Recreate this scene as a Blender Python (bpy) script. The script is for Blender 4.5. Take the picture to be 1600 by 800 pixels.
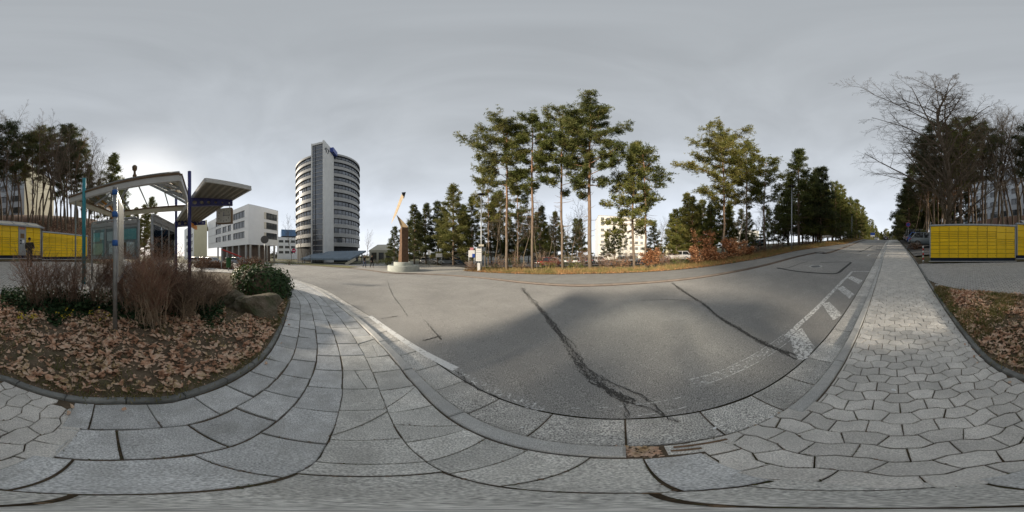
import bpy, bmesh, math, random
import numpy as np
from math import sin, cos, tan, radians, pi, sqrt, atan2, hypot
from mathutils import Vector, Matrix
random.seed(7)
for o in list(bpy.data.objects): bpy.data.objects.remove(o)
SC = bpy.context.scene
COL = SC.collection
H = 1.7                                    # tripod height
# ---------------------------------------------------------------- camera (360 degree panorama)
cd = bpy.data.cameras.new('camera'); cam = bpy.data.objects.new('camera', cd); COL.objects.link(cam)
SC.render.engine = 'CYCLES'
cd.type = 'PANO'
try: cd.panorama_type = 'EQUIRECTANGULAR'
except Exception: cd.cycles.panorama_type = 'EQUIRECTANGULAR'
cd.clip_start = 0.02; cd.clip_end = 3000
cam.location = (0, 0, H); cam.rotation_euler = (radians(90), 0, 0)
SC.camera = cam
# ---------------------------------------------------------------- sky, sun, exposure
SUN_AZ, SUN_EL = -130.0, 21.0              # degrees clockwise from +Y
sdir = Vector((sin(radians(SUN_AZ))*cos(radians(SUN_EL)), cos(radians(SUN_AZ))*cos(radians(SUN_EL)), sin(radians(SUN_EL))))
W = bpy.data.worlds.new('World'); SC.world = W; W.use_nodes = True
nt = W.node_tree; nt.nodes.clear()
def N(t, **k):
    n = nt.nodes.new(t)
    for a, b in k.items(): setattr(n, a, b)
    return n
out = N('ShaderNodeOutputWorld'); bg = N('ShaderNodeBackground'); bg.inputs[1].default_value = 0.108
sky = N('ShaderNodeTexSky', sky_type='NISHITA', sun_disc=False)
sky.sun_elevation = radians(SUN_EL); sky.sun_rotation = radians(SUN_AZ); sky.dust_density = 1.0; sky.air_density = 1.2; sky.ozone_density = 1.0
L = nt.links.new
geo = N('ShaderNodeTexCoord'); sep = N('ShaderNodeSeparateXYZ'); L(geo.outputs['Generated'], sep.inputs[0])
# thin high overcast: grey, paler to the horizon, with stretched streaks and a pale glow around the veiled sun
elev = N('ShaderNodeMapRange'); elev.inputs[1].default_value = 0.0; elev.inputs[2].default_value = 1.0; L(sep.outputs[2], elev.inputs[0])
ramp = N('ShaderNodeValToRGB'); L(elev.outputs[0], ramp.inputs[0])
cr = ramp.color_ramp; cr.interpolation = 'EASE'
def stop(p, c): e = cr.elements.new(p); e.color = (*c, 1)
cr.elements[0].position = 0.0; cr.elements[0].color = (6.0, 6.25, 6.7, 1)
cr.elements[1].position = 1.0; cr.elements[1].color = (2.65, 2.8, 2.93, 1)
stop(0.25, (4.8, 5.1, 5.6)); stop(0.5, (3.75, 3.98, 4.25)); stop(0.75, (3.0, 3.17, 3.34))
mp = N('ShaderNodeMapping'); mp.inputs['Scale'].default_value = (1.0, 3.4, 5.0); mp.inputs['Rotation'].default_value = (0.15, 0.1, 0.5); L(geo.outputs['Generated'], mp.inputs[0])
nz = N('ShaderNodeTexNoise'); nz.inputs['Scale'].default_value = 1.3; nz.inputs['Detail'].default_value = 7; nz.inputs['Roughness'].default_value = 0.5; nz.inputs['Distortion'].default_value = 0.35; L(mp.outputs[0], nz.inputs['Vector'])
cl = N('ShaderNodeMapRange'); cl.inputs[1].default_value = 0.3; cl.inputs[2].default_value = 0.72; cl.inputs[3].default_value = 0.91; cl.inputs[4].default_value = 1.08; L(nz.outputs[0], cl.inputs[0])
sunv = N('ShaderNodeVectorMath', operation='DOT_PRODUCT'); nrm = N('ShaderNodeVectorMath', operation='NORMALIZE'); L(geo.outputs['Generated'], nrm.inputs[0]); L(nrm.outputs[0], sunv.inputs[0]); sunv.inputs[1].default_value = sdir
gl = N('ShaderNodeMapRange', interpolation_type='SMOOTHERSTEP'); gl.inputs[1].default_value = 0.90; gl.inputs[2].default_value = 1.0; gl.inputs[3].default_value = 0; gl.inputs[4].default_value = 1; L(sunv.outputs['Value'], gl.inputs[0])
gpw = N('ShaderNodeMath', operation='POWER'); gpw.inputs[1].default_value = 1.6; L(gl.outputs[0], gpw.inputs[0])
mul = N('ShaderNodeMixRGB', blend_type='MULTIPLY'); mul.inputs[0].default_value = 1; L(ramp.outputs[0], mul.inputs[1]); L(cl.outputs[0], mul.inputs[2])
glc = N('ShaderNodeMixRGB', blend_type='ADD'); L(gpw.outputs[0], glc.inputs[0]); glc.inputs[2].default_value = (1.9, 1.82, 1.7, 1); L(mul.outputs[0], glc.inputs[1])
mix = N('ShaderNodeMixRGB'); mix.inputs[0].default_value = 0.92; L(sky.outputs[0], mix.inputs[1]); L(glc.outputs[0], mix.inputs[2])
L(mix.outputs[0], bg.inputs[0]); L(bg.outputs[0], out.inputs[0])
sl = bpy.data.lights.new('sun', 'SUN'); sl.energy = 4.2; sl.angle = radians(4.5); sl.color = (1.0, 0.87, 0.7)
so = bpy.data.objects.new('sun', sl); COL.objects.link(so); so.rotation_euler = sdir.to_track_quat('Z', 'Y').to_euler(); so.location = (0, 0, 60)
vs = SC.view_settings; SC.display_settings.display_device = 'sRGB'
vs.view_transform = 'Standard'; vs.look = 'None'; vs.gamma = 1; vs.exposure = 0.66; vs.use_curve_mapping = False
SC.cycles.max_bounces = 6; SC.cycles.transparent_max_bounces = 16; SC.cycles.use_denoising = True
# ---------------------------------------------------------------- bearings: survey angles of the panorama -> places on the ground
def az(u): return radians((u-800)*.225)
def el(v): return radians((400-v)*.225)
def pol(u, d): return d*sin(az(u)), d*cos(az(u))
def pt(u, v, d): x, y = pol(u, d); return Vector((x, y, H+d*tan(el(v))))
TX, TY, NX, NY = .7266, -.6871, -.6871, -.7266       # T: uphill along the road, N: away from the road to the plaza
def ts(x, y): return x*TX+y*TY, x*NX+y*NY
def xy(t, s): return t*TX+s*NX, t*TY+s*NY
_xs = np.arange(-60, 460, .25)
_zs = np.interp(_xs, [-60, -1, 2, 6, 10, 15, 30, 45, 60, 100, 460], [0, 0, .12, .62, 1.25, 2.05, 4.3, 6.2, 7.2, 8.3, 9])
_k = np.ones(13)/13; _zs = np.convolve(np.pad(_zs, 6, mode='edge'), _k, 'valid')
def sstep(a, b, x):
    x = min(1, max(0, (x-a)/(b-a))); return x*x*(3-2*x)
def gz(x, y):
    t, s = ts(x, y)
    z = float(np.interp(t, _xs, _zs))
    z += .03*min(max(-s-1, 0), 9)*sstep(-16, -4, t)
    if s > 1.3:
        c = .8+.5*sstep(-2, 8, t); r = .11*(s-1.3)
        z += c*math.tanh(r/c)*sstep(-16, -5, t)
    if s > 14.4: z += 9*math.tanh(.6*(s-14.4)/9)*sstep(-1, 6, t)
    return z
def gp(u, v, off=0.0, dmax=300):
    a = az(u); sx, sy, tp = sin(a), cos(a), tan(el(v))
    d = .05; last = d
    while d < dmax:
        if H+d*tp < gz(sx*d, sy*d)+off:
            lo, hi = last, d
            for _ in range(30):
                m = (lo+hi)/2
                if H+m*tp < gz(sx*m, sy*m)+off: hi = m
                else: lo = m
            return Vector((sx*hi, sy*hi, gz(sx*hi, sy*hi)+off))
        last = d; d = d*1.04+.01
    return Vector((sx*dmax, sy*dmax, gz(sx*dmax, sy*dmax)+off))
# ---------------------------------------------------------------- object helpers
def link(o, parent=None):
    COL.objects.link(o)
    if parent is not None: o.parent = parent
    return o
def tag(o, label=None, cat=None, group=None, kind=None):
    if label: o['label'] = label
    if cat: o['category'] = cat
    if group: o['group'] = group
    if kind: o['kind'] = kind
    return o
def thing(name, label, cat, loc=(0, 0, 0), rz=0, group=None):
    o = bpy.data.objects.new(name, None); COL.objects.link(o); o.empty_display_size = .2
    o.location = loc; o.rotation_euler = (0, 0, rz)
    return tag(o, label, cat, group)
def mobj(name, V, F, mat, parent=None, smooth=False, loc=None, mats=None, midx=None):
    me = bpy.data.meshes.new(name); me.from_pydata([tuple(v) for v in V], [], F); me.update()
    for m in (mats or [mat]): me.materials.append(m)
    if midx is not None: me.polygons.foreach_set('material_index', midx)
    if smooth: me.polygons.foreach_set('use_smooth', [True]*len(me.polygons))
    o = bpy.data.objects.new(name, me); link(o, parent)
    if loc is not None: o.location = loc
    return o
def inst(name, me, parent=None, loc=(0, 0, 0), rot=(0, 0, 0), sc=(1, 1, 1)):
    o = bpy.data.objects.new(name, me); link(o, parent); o.location = loc; o.rotation_euler = rot; o.scale = sc
    return o
def copy_tree(o, parent=None):
    c = o.copy(); COL.objects.link(c)
    if parent is not None: c.parent = parent
    for ch in o.children: copy_tree(ch, c)
    return c
class MB:
    """collects shapes; build() links them as one mesh object"""
    def __init__(s): s.V = []; s.F = []
    def add(s, V, F):
        n = len(s.V); s.V += [tuple(v) for v in V]; s.F += [tuple(i+n for i in f) for f in F]; return s
    def box(s, c, d, rz=0, rot=None):
        x, y, z = d[0]/2, d[1]/2, d[2]/2
        M = rot if rot is not None else Matrix.Rotation(rz, 3, 'Z')
        P = [Vector(c)+M @ Vector(p) for p in ((-x,-y,-z),(x,-y,-z),(x,y,-z),(-x,y,-z),(-x,-y,z),(x,-y,z),(x,y,z),(-x,y,z))]
        return s.add(P, [(0,3,2,1),(4,5,6,7),(0,1,5,4),(1,2,6,5),(2,3,7,6),(3,0,4,7)])
    def beam(s, a, b, w, h, up=(0, 0, 1)):
        a, b = Vector(a), Vector(b); y = (b-a); ln = y.length; y.normalize(); x = y.cross(Vector(up)).normalized(); z = x.cross(y)
        return s.box((a+b)/2, (w, ln, h), rot=Matrix((x, y, z)).transposed())
    def tube(s, pts, rad, n=8, cap=True):
        pts = [Vector(p) for p in pts]; V = []; F = []; pr = None
        for i, p in enumerate(pts):
            d = (pts[min(i+1, len(pts)-1)]-pts[max(i-1, 0)]).normalized()
            if pr is None: pr = d.cross(Vector((0.013, 1, 0.02)) if abs(d.y) < .9 else Vector((1, 0, 0))).normalized()
            x = (pr-d*pr.dot(d)).normalized(); pr = x; y = d.cross(x)
            r = rad[i] if hasattr(rad, '__len__') else rad
            V += [p+x*(r*cos(2*pi*k/n))+y*(r*sin(2*pi*k/n)) for k in range(n)]
        for i in range(len(pts)-1):
            for k in range(n): F.append((i*n+k, i*n+(k+1) % n, (i+1)*n+(k+1) % n, (i+1)*n+k))
        if cap: F.append(tuple(range(n-1, -1, -1))); F.append(tuple((len(pts)-1)*n+k for k in range(n)))
        return s.add(V, F)
    def lathe(s, prof, n=24, c=(0, 0, 0)):
        V = []; F = []; m = len(prof)
        for k in range(n):
            a = 2*pi*k/n
            V += [(c[0]+r*cos(a), c[1]+r*sin(a), c[2]+z) for r, z in prof]
        for k in range(n):
            for i in range(m-1):
                F.append((k*m+i, ((k+1) % n)*m+i, ((k+1) % n)*m+i+1, k*m+i+1))
        return s.add(V, F)
    def prism(s, poly, z0, z1):
        n = len(poly)
        V = [(p[0], p[1], z0) for p in poly]+[(p[0], p[1], z1) for p in poly]
        F = [tuple(range(n-1, -1, -1)), tuple(range(n, 2*n))]+[(i, (i+1) % n, n+(i+1) % n, n+i) for i in range(n)]
        return s.add(V, F)
    def hull(s, P):
        bm = bmesh.new(); [bm.verts.new(p) for p in P]; bmesh.ops.convex_hull(bm, input=bm.verts); bm.verts.index_update()
        s.add([v.co for v in bm.verts], [[v.index for v in f.verts] for f in bm.faces]); bm.free(); return s
    def build(s, name, mat, parent=None, smooth=False, loc=None, bevel=0):
        o = mobj(name, s.V, s.F, mat, parent, smooth, loc)
        if bevel:
            m = o.modifiers.new('bevel', 'BEVEL'); m.width = bevel; m.segments = 2; m.limit_method = 'ANGLE'
        return o
# ---------------------------------------------------------------- materials
def mat(name, col, rough=.8, var=.15, scale=3.0, col2=None, bump=0, bscale=40, metal=0, spec=.3, objvar=0, detail=5, coord='pos', speck=0, speck_scale=200, stain=None):
    m = bpy.data.materials.new(name); m.use_nodes = True; t = m.node_tree; n = t.nodes; l = t.links.new
    b = n['Principled BSDF']; b.inputs['Roughness'].default_value = rough; b.inputs['Metallic'].default_value = metal
    b.inputs['Specular IOR Level'].default_value = spec
    g = n.new('ShaderNodeNewGeometry'); P = g.outputs['Position']
    if coord == 'obj': P = n.new('ShaderNodeTexCoord').outputs['Object']
    x = n.new('ShaderNodeTexNoise'); x.inputs['Scale'].default_value = scale; x.inputs['Detail'].default_value = detail; x.inputs['Roughness'].default_value = .6; l(P, x.inputs['Vector'])
    r = n.new('ShaderNodeMapRange'); r.inputs[1].default_value = .3; r.inputs[2].default_value = .7; l(x.outputs[0], r.inputs[0])
    mx = n.new('ShaderNodeMixRGB'); l(r.outputs[0], mx.inputs[0])
    c2 = col2 if col2 else tuple(c*(1-var) for c in col); c1 = tuple(c*(1+var*.6) for c in col) if not col2 else col
    mx.inputs[1].default_value = (*c1, 1); mx.inputs[2].default_value = (*c2, 1)
    o = mx.outputs[0]
    if speck:
        x2 = n.new('ShaderNodeTexNoise'); x2.inputs['Scale'].default_value = speck_scale; x2.inputs['Detail'].default_value = 2; l(P, x2.inputs['Vector'])
        r2 = n.new('ShaderNodeMapRange'); r2.inputs[1].default_value = .32; r2.inputs[2].default_value = .68; r2.inputs[3].default_value = 1-speck; r2.inputs[4].default_value = 1+speck; l(x2.outputs[0], r2.inputs[0])
        m2 = n.new('ShaderNodeMixRGB'); m2.blend_type = 'MULTIPLY'; m2.inputs[0].default_value = 1; l(o, m2.inputs[1]); l(r2.outputs[0], m2.inputs[2]); o = m2.outputs[0]
    if stain:
        xs_ = n.new('ShaderNodeTexNoise'); xs_.inputs['Scale'].default_value = stain[1]; xs_.inputs['Detail'].default_value = 7; xs_.inputs['Roughness'].default_value = .65; xs_.inputs['Distortion'].default_value = .6; l(P, xs_.inputs['Vector'])
        rs = n.new('ShaderNodeMapRange'); rs.inputs[1].default_value = .5; rs.inputs[2].default_value = .68; rs.inputs[4].default_value = stain[0]; l(xs_.outputs[0], rs.inputs[0])
        ms_ = n.new('ShaderNodeMixRGB'); l(rs.outputs[0], ms_.inputs[0]); l(o, ms_.inputs[1]); ms_.inputs[2].default_value = (*stain[2], 1); o = ms_.outputs[0]
    if objvar:
        oi = n.new('ShaderNodeObjectInfo'); r3 = n.new('ShaderNodeMapRange'); r3.inputs[3].default_value = 1-objvar; r3.inputs[4].default_value = 1+objvar; l(oi.outputs['Random'], r3.inputs[0])
        m3 = n.new('ShaderNodeMixRGB'); m3.blend_type = 'MULTIPLY'; m3.inputs[0].default_value = 1; l(o, m3.inputs[1]); l(r3.outputs[0], m3.inputs[2]); o = m3.outputs[0]
    l(o, b.inputs['Base Color'])
    if bump:
        x4 = n.new('ShaderNodeTexNoise'); x4.inputs['Scale'].default_value = bscale; x4.inputs['Detail'].default_value = 4; l(P, x4.inputs['Vector'])
        bp = n.new('ShaderNodeBump'); bp.inputs['Strength'].default_value = bump; bp.inputs['Distance'].default_value = .02; l(x4.outputs[0], bp.inputs['Height']); l(bp.outputs[0], b.inputs['Normal'])
    m['c'] = 1
    return m
def leafmat(name, cols, rough=.6, transl=.25, scale=60.0):
    """each leaf picks one of a few colours from noise at its place; some light passes through"""
    m = bpy.data.materials.new(name); m.use_nodes = True; t = m.node_tree; n = t.nodes; l = t.links.new
    b = n['Principled BSDF']; b.inputs['Roughness'].default_value = rough; b.inputs['Specular IOR Level'].default_value = .25
    g = n.new('ShaderNodeTexCoord'); x = n.new('ShaderNodeTexNoise'); x.inputs['Scale'].default_value = scale; x.inputs['Detail'].default_value = 3; l(g.outputs['Object'], x.inputs['Vector'])
    oi = n.new('ShaderNodeObjectInfo'); ad = n.new('ShaderNodeMath'); ad.operation = 'MULTIPLY_ADD'; l(oi.outputs['Random'], ad.inputs[0]); ad.inputs[1].default_value = .22; l(x.outputs[0], ad.inputs[2])
    rp = n.new('ShaderNodeValToRGB'); k = len(cols); e = rp.color_ramp.elements
    e[0].position = .35; e[0].color = (*cols[0], 1); e[1].position = .85; e[1].color = (*cols[-1], 1)
    for i in range(1, k-1): q = e.new(.35+.5*i/(k-1)); q.color = (*cols[i], 1)
    l(ad.outputs[0], rp.inputs[0]); l(rp.outputs[0], b.inputs['Base Color'])
    if transl:
        tr = n.new('ShaderNodeBsdfTranslucent'); l(rp.outputs[0], tr.inputs[0]); ms = n.new('ShaderNodeMixShader'); ms.inputs[0].default_value = transl
        l(b.outputs[0], ms.inputs[1]); l(tr.outputs[0], ms.inputs[2]); l(ms.outputs[0], n['Material Output'].inputs[0])
    return m
def glassmat(name, tint=(.8, .88, .9), alpha=.25, rough=.03):
    m = bpy.data.materials.new(name); m.use_nodes = True; t = m.node_tree; n = t.nodes; l = t.links.new
    gl = n.new('ShaderNodeBsdfGlossy'); gl.inputs['Roughness'].default_value = rough; tr = n.new('ShaderNodeBsdfTransparent'); tr.inputs[0].default_value = (*tint, 1)
    fr = n.new('ShaderNodeFresnel'); fr.inputs[0].default_value = 1.16; ma = n.new('ShaderNodeMath'); ma.operation = 'MAXIMUM'; ma.inputs[1].default_value = alpha; l(fr.outputs[0], ma.inputs[0])
    ms = n.new('ShaderNodeMixShader'); l(ma.outputs[0], ms.inputs[0]); l(tr.outputs[0], ms.inputs[1]); l(gl.outputs[0], ms.inputs[2]); l(ms.outputs[0], n['Material Output'].inputs[0])
    return m
def paintmat(name, col=(.72, .72, .7), wear=.5, scale=22):
    """worn road paint: flakes off in spots so that the asphalt below shows"""
    m = bpy.data.materials.new(name); m.use_nodes = True; t = m.node_tree; n = t.nodes; l = t.links.new
    b = n['Principled BSDF']; b.inputs['Roughness'].default_value = .75; b.inputs['Base Color'].default_value = (*col, 1)
    g = n.new('ShaderNodeNewGeometry'); x = n.new('ShaderNodeTexNoise'); x.inputs['Scale'].default_value = scale; x.inputs['Detail'].default_value = 8; x.inputs['Roughness'].default_value = .75; l(g.outputs['Position'], x.inputs['Vector'])
    r = n.new('ShaderNodeMapRange'); r.inputs[1].default_value = wear-.05; r.inputs[2].default_value = wear+.05; l(x.outputs[0], r.inputs[0])
    tr = n.new('ShaderNodeBsdfTransparent'); ms = n.new('ShaderNodeMixShader'); l(r.outputs[0], ms.inputs[0]); l(tr.outputs[0], ms.inputs[1]); l(b.outputs[0], ms.inputs[2]); l(ms.outputs[0], n['Material Output'].inputs[0])
    return m
# ================================================================= materials of the ground
M = {}
M['soil'] = mat('soil', (.15, .115, .08), .95, .4, 6, stain=(.7, 3, (.075, .085, .035)), bump=.6, bscale=25)
M['terrain'] = mat('terrain', (.11, .09, .05), .95, col2=(.09, .1, .045), scale=.5, bump=.5, bscale=8)
M['asphalt'] = mat('asphalt', (.33, .322, .305), .85, .2, .4, bump=.5, bscale=120, speck=.62, speck_scale=105, detail=8, stain=(.6, .55, (.25, .245, .235)))
M['asphalt_dark'] = mat('asphalt_dark', (.13, .13, .13), .85, .2, .5, speck=.4, bump=.3, bscale=150)
M['tar'] = mat('tar', (.085, .082, .077), .8, .3, 20, bump=.6, bscale=90)
M['granite'] = mat('granite_slab', (.56, .565, .56), .8, .2, 5, bump=.35, bscale=140, speck=.38, speck_scale=120, objvar=.13, stain=(.55, 2.6, (.38, .375, .35)))
M['granite_pale'] = mat('pale_slab', (.64, .63, .59), .8, .2, 5, bump=.35, bscale=140, speck=.42, speck_scale=120, objvar=.12, stain=(.5, 2.6, (.42, .41, .38)))
M['concrete'] = mat('concrete_paver', (.67, .645, .60), .85, .2, 4, bump=.3, bscale=140, speck=.28, speck_scale=150, objvar=.13, stain=(.5, 1.8, (.48, .47, .44)))
M['gutter'] = mat('exposed_aggregate', (.58, .565, .53), .85, .2, 4, bump=.5, bscale=110, speck=.65, speck_scale=95, objvar=.16, stain=(.6, 2.2, (.34, .33, .3)))
M['kerb'] = mat('kerb_stone', (.48, .48, .465), .8, .15, 5, bump=.2, bscale=150, speck=.35, speck_scale=170, objvar=.1)
M['edging'] = mat('edging_stone', (.22, .225, .215), .9, .3, 8, bump=.4, bscale=70, objvar=.2)
M['farwalk'] = mat('far_pavement', (.27, .265, .25), .85, .14, 1.2, bump=.1, bscale=100, speck=.2, speck_scale=60)
M['forecourt'] = mat('forecourt', (.34, .325, .295), .85, .12, .6, speck=.15, speck_scale=60)
M['grass'] = mat('grass_soil', (.14, .13, .055), .95, col2=(.2, .15, .08), scale=2.5, bump=.6, bscale=18)
M['lawn'] = mat('lawn', (.17, .17, .075), .95, col2=(.22, .19, .1), scale=1.5, bump=.5, bscale=30)
M['brick'] = mat('paving_brick', (.47, .46, .44), .85, .2, 6, bump=.2, bscale=100, speck=.2)
M['paint'] = paintmat('road_paint', wear=.47)
M['paint_worn'] = paintmat('road_paint_worn', wear=.55, scale=30)
M['paint_thin'] = paintmat('road_paint_thin', wear=.5, scale=12)
# ================================================================= curves
def smooth_curve(P, step):
    P = [Vector((p[0], p[1], 0)) for p in P]; out_ = []
    for i in range(len(P)-1):
        p0, p1, p2, p3 = P[max(i-1, 0)], P[i], P[i+1], P[min(i+2, len(P)-1)]
        n = max(1, int((p2-p1).length/step))
        for k in range(n):
            t = k/n; out_.append(.5*((2*p1)+(p2-p0)*t+(2*p0-5*p1+4*p2-p3)*t*t+(3*p1-p0-3*p2+p3)*t**3))
    out_.append(P[-1]); return out_
def resample(C, step=None, n=None):
    ln = [0]
    for a, b in zip(C, C[1:]): ln.append(ln[-1]+(b-a).length)
    if n is None: n = max(2, int(ln[-1]/step)+1)
    q = np.linspace(0, ln[-1], n); xs = np.interp(q, ln, [p.x for p in C]); ys = np.interp(q, ln, [p.y for p in C])
    return [Vector((a, b, 0)) for a, b in zip(xs, ys)]
def normals(C):
    R = []
    for i in range(len(C)):
        d = (C[min(i+1, len(C)-1)]-C[max(i-1, 0)]); d.normalize(); R.append(Vector((-d.y, d.x, 0)))
    return R
def offs(C, d): return [p+n*d for p, n in zip(C, normals(C))]
def loft(name, A, B, n, m, mat_, dz, parent=None, kind='structure', zf=gz):
    A, B = resample(A, n=n), resample(B, n=n); V = []; F = []
    for a, b in zip(A, B):
        for j in range(m+1):
            p = a.lerp(b, j/m); V.append((p.x, p.y, zf(p.x, p.y)+dz))
    for i in range(n-1):
        for j in range(m): k = i*(m+1)+j; F.append((k, k+1, k+m+2, k+m+1))
    o = mobj(name, V, F, mat_, parent, True)
    me = o.data
    if me.polygons[0].normal.z < 0: me.flip_normals()
    if parent is None: o['kind'] = kind
    return o
SK = -.72
kr = [xy(t, SK) for t in (150, 110, 80, 60, 45, 30, 20, 12, 7, 4, 2, .9, 0)]
kl = [(-.56, 1.30), (-.95, 1.56), (-1.52, 1.88), (-2.25, 2.18), (-3.1, 2.44), (-3.9, 2.62), (-5.7, 2.85), (-7.6, 2.75), (-9.7, 2.15), (-14, .4), (-20, -2.6), (-32, -9), (-60, -24)]
KERB = smooth_curve(kr+kl, .22)            # inner kerb line, from uphill on the right round to the left
GUT = offs(KERB, -.40)
fk = [xy(t, -7.6) for t in (150, 100, 70)]+[tuple(gp(u, v)[:2]) for u, v in ((1318, 386.7), (1282, 393), (1245, 400.5), (1201, 412), (1165, 420), (1105, 430.5), (1040, 438), (975, 442.5), (900, 445), (860, 443.5), (810, 439.5), (760, 434), (710, 430), (660, 427.5), (610, 426), (560, 420), (500, 415.5))]+[(-41, 5), (-60, -6)]
FARK = smooth_curve(fk, .8)
fo = [xy(t, -9.6) for t in (150, 100, 70)]+[tuple(gp(u, v)[:2]) for u, v in ((1332, 378), (1305, 383), (1245, 392), (1200, 402), (1165, 408), (1105, 417), (1035, 423.5), (990, 426), (915, 428), (860, 429), (797, 427.5), (725, 423))]
FARO = smooth_curve(fo, .8)
bed = [xy(t, s) for t, s in ((150, 1.6), (60, 1.62), (30, 1.6), (15, 1.6), (9.5, 1.56), (6, 1.45), (3.2, 1.32), (1.6, 1.2))]
bedl = [gp(u, v) for u, v in ((18, 592), (60, 608), (120, 622), (192, 623), (261, 622), (315, 607), (375, 580), (420, 541), (444, 490), (447, 463))]
bed += [tuple(p[:2]) for p in bedl]+[(-8.6, .75), (-10.4, .1), (-14, -1.5), (-20, -4.4), (-32, -10.8)]
BED = smooth_curve(bed, .2)
# ---------------------------------------------------------------- terrain out to the horizon
rings = [0.01]+[.4*1.13**i for i in range(72)]; rings = [r for r in rings if r < 1500]+[1600]
V = []; F = []; NS = 160
for r in rings:
    for k in range(NS):
        a = 2*pi*k/NS; x, y = r*sin(a), r*cos(a); V.append((x, y, gz(x, y)-.14-(.0002*max(0, r-90)*min(1, r/300))))
for i in range(len(rings)-1):
    for k in range(NS): F.append((i*NS+k, i*NS+(k+1) % NS, (i+1)*NS+(k+1) % NS, (i+1)*NS+k))
o = mobj('ground', V, F, M['terrain'], smooth=True); o['kind'] = 'structure'; o.data.flip_normals()
ROAD = loft('road', GUT, FARK, 420, 24, M['asphalt'], -.066)
# ---------------------------------------------------------------- stones laid one by one
def clip(poly, px, py, nx, ny):
    """keep the side where (p-P).n >= 0"""
    out_ = []; n = len(poly)
    for i in range(n):
        a, b = poly[i], poly[(i+1) % n]; da = (a[0]-px)*nx+(a[1]-py)*ny; db = (b[0]-px)*nx+(b[1]-py)*ny
        if da >= 0: out_.append(a)
        if da*db < 0: k = da/(da-db); out_.append((a[0]+(b[0]-a[0])*k, a[1]+(b[1]-a[1])*k))
    return out_
def area(p): return .5*sum(p[i][0]*p[(i+1) % len(p)][1]-p[(i+1) % len(p)][0]*p[i][1] for i in range(len(p)))
def inset(poly, d):
    n = len(poly); R = []
    if area(poly) < 0: poly = poly[::-1]
    for i in range(n):
        p0, p1, p2 = poly[i-1], poly[i], poly[(i+1) % n]
        a = Vector((p1[0]-p0[0], p1[1]-p0[1])); b = Vector((p2[0]-p1[0], p2[1]-p1[1]))
        if a.length < 1e-5 or b.length < 1e-5: R.append(p1); continue
        a.normalize(); b.normalize(); na = Vector((-a.y, a.x)); nb = Vector((-b.y, b.x)); q = na+nb; k = max(.35, 1+na.dot(nb))
        R.append((p1[0]+q.x*d/k, p1[1]+q.y*d/k))
    return R
def stone_geo(poly, dz=0, gap=.004, ch=.005, depth=.05, zf=gz, tilt=.003, rag=0):
    if area(poly) < 0: poly = poly[::-1]
    P = [p for i, p in enumerate(poly) if hypot(p[0]-poly[i-1][0], p[1]-poly[i-1][1]) > .004]
    if len(P) < 3 or abs(area(P)) < .0015: return None
    P = inset(P, gap)
    if rag: P = [(a+random.uniform(-rag, rag), b+random.uniform(-rag, rag)) for a, b in P]
    Q = inset(P, ch); n = len(P)
    cx = sum(p[0] for p in P)/n; cy = sum(p[1] for p in P)/n; z0 = zf(cx, cy); gx = (zf(cx+.05, cy)-z0)/.05+random.uniform(-tilt, tilt)*2; gy = (zf(cx, cy+.05)-z0)/.05+random.uniform(-tilt, tilt)*2
    dz += random.uniform(-tilt, tilt)
    f = lambda p: z0+gx*(p[0]-cx)+gy*(p[1]-cy)+dz
    V = [(*p, f(p)) for p in Q]+[(*p, f(p)-ch) for p in P]+[(*p, f(p)-depth) for p in P]
    F = [tuple(range(n))]
    for i in range(n):
        j = (i+1) % n; F += [(i, n+i, n+j, j), (n+i, 2*n+i, 2*n+j, n+j)]
    return V, F, hypot(cx, cy)
def lay(stones, name, mat_, parent, limit, rest):
    S = sorted([s for s in stones if s], key=lambda s: s[2])
    for V, F, d in S[:limit]: mobj(name, V, F, mat_, parent)
    if len(S) > limit:
        b = MB()
        for V, F, d in S[limit:]: b.add(V, F)
        o = b.build(rest, mat_, parent); o['kind'] = 'stuff'
# pavement bed (sand) below all the stones
PAVE = loft('pavement', offs(KERB, .0), BED, 520, 10, M['soil'], -.035)
TB = .22                                      # where the interlocking pavers give way to the square slabs
def s_in(t): return SK if .22 < t < 1.2 else SK+.145
_bt = [ts(p.x, p.y) for p in BED]; _bt = [(a, b) for a, b in _bt if a > .6]; _bt.sort()
def s_out(t): return float(np.interp(t, [a for a, b in _bt], [b for a, b in _bt]))-.075
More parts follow.
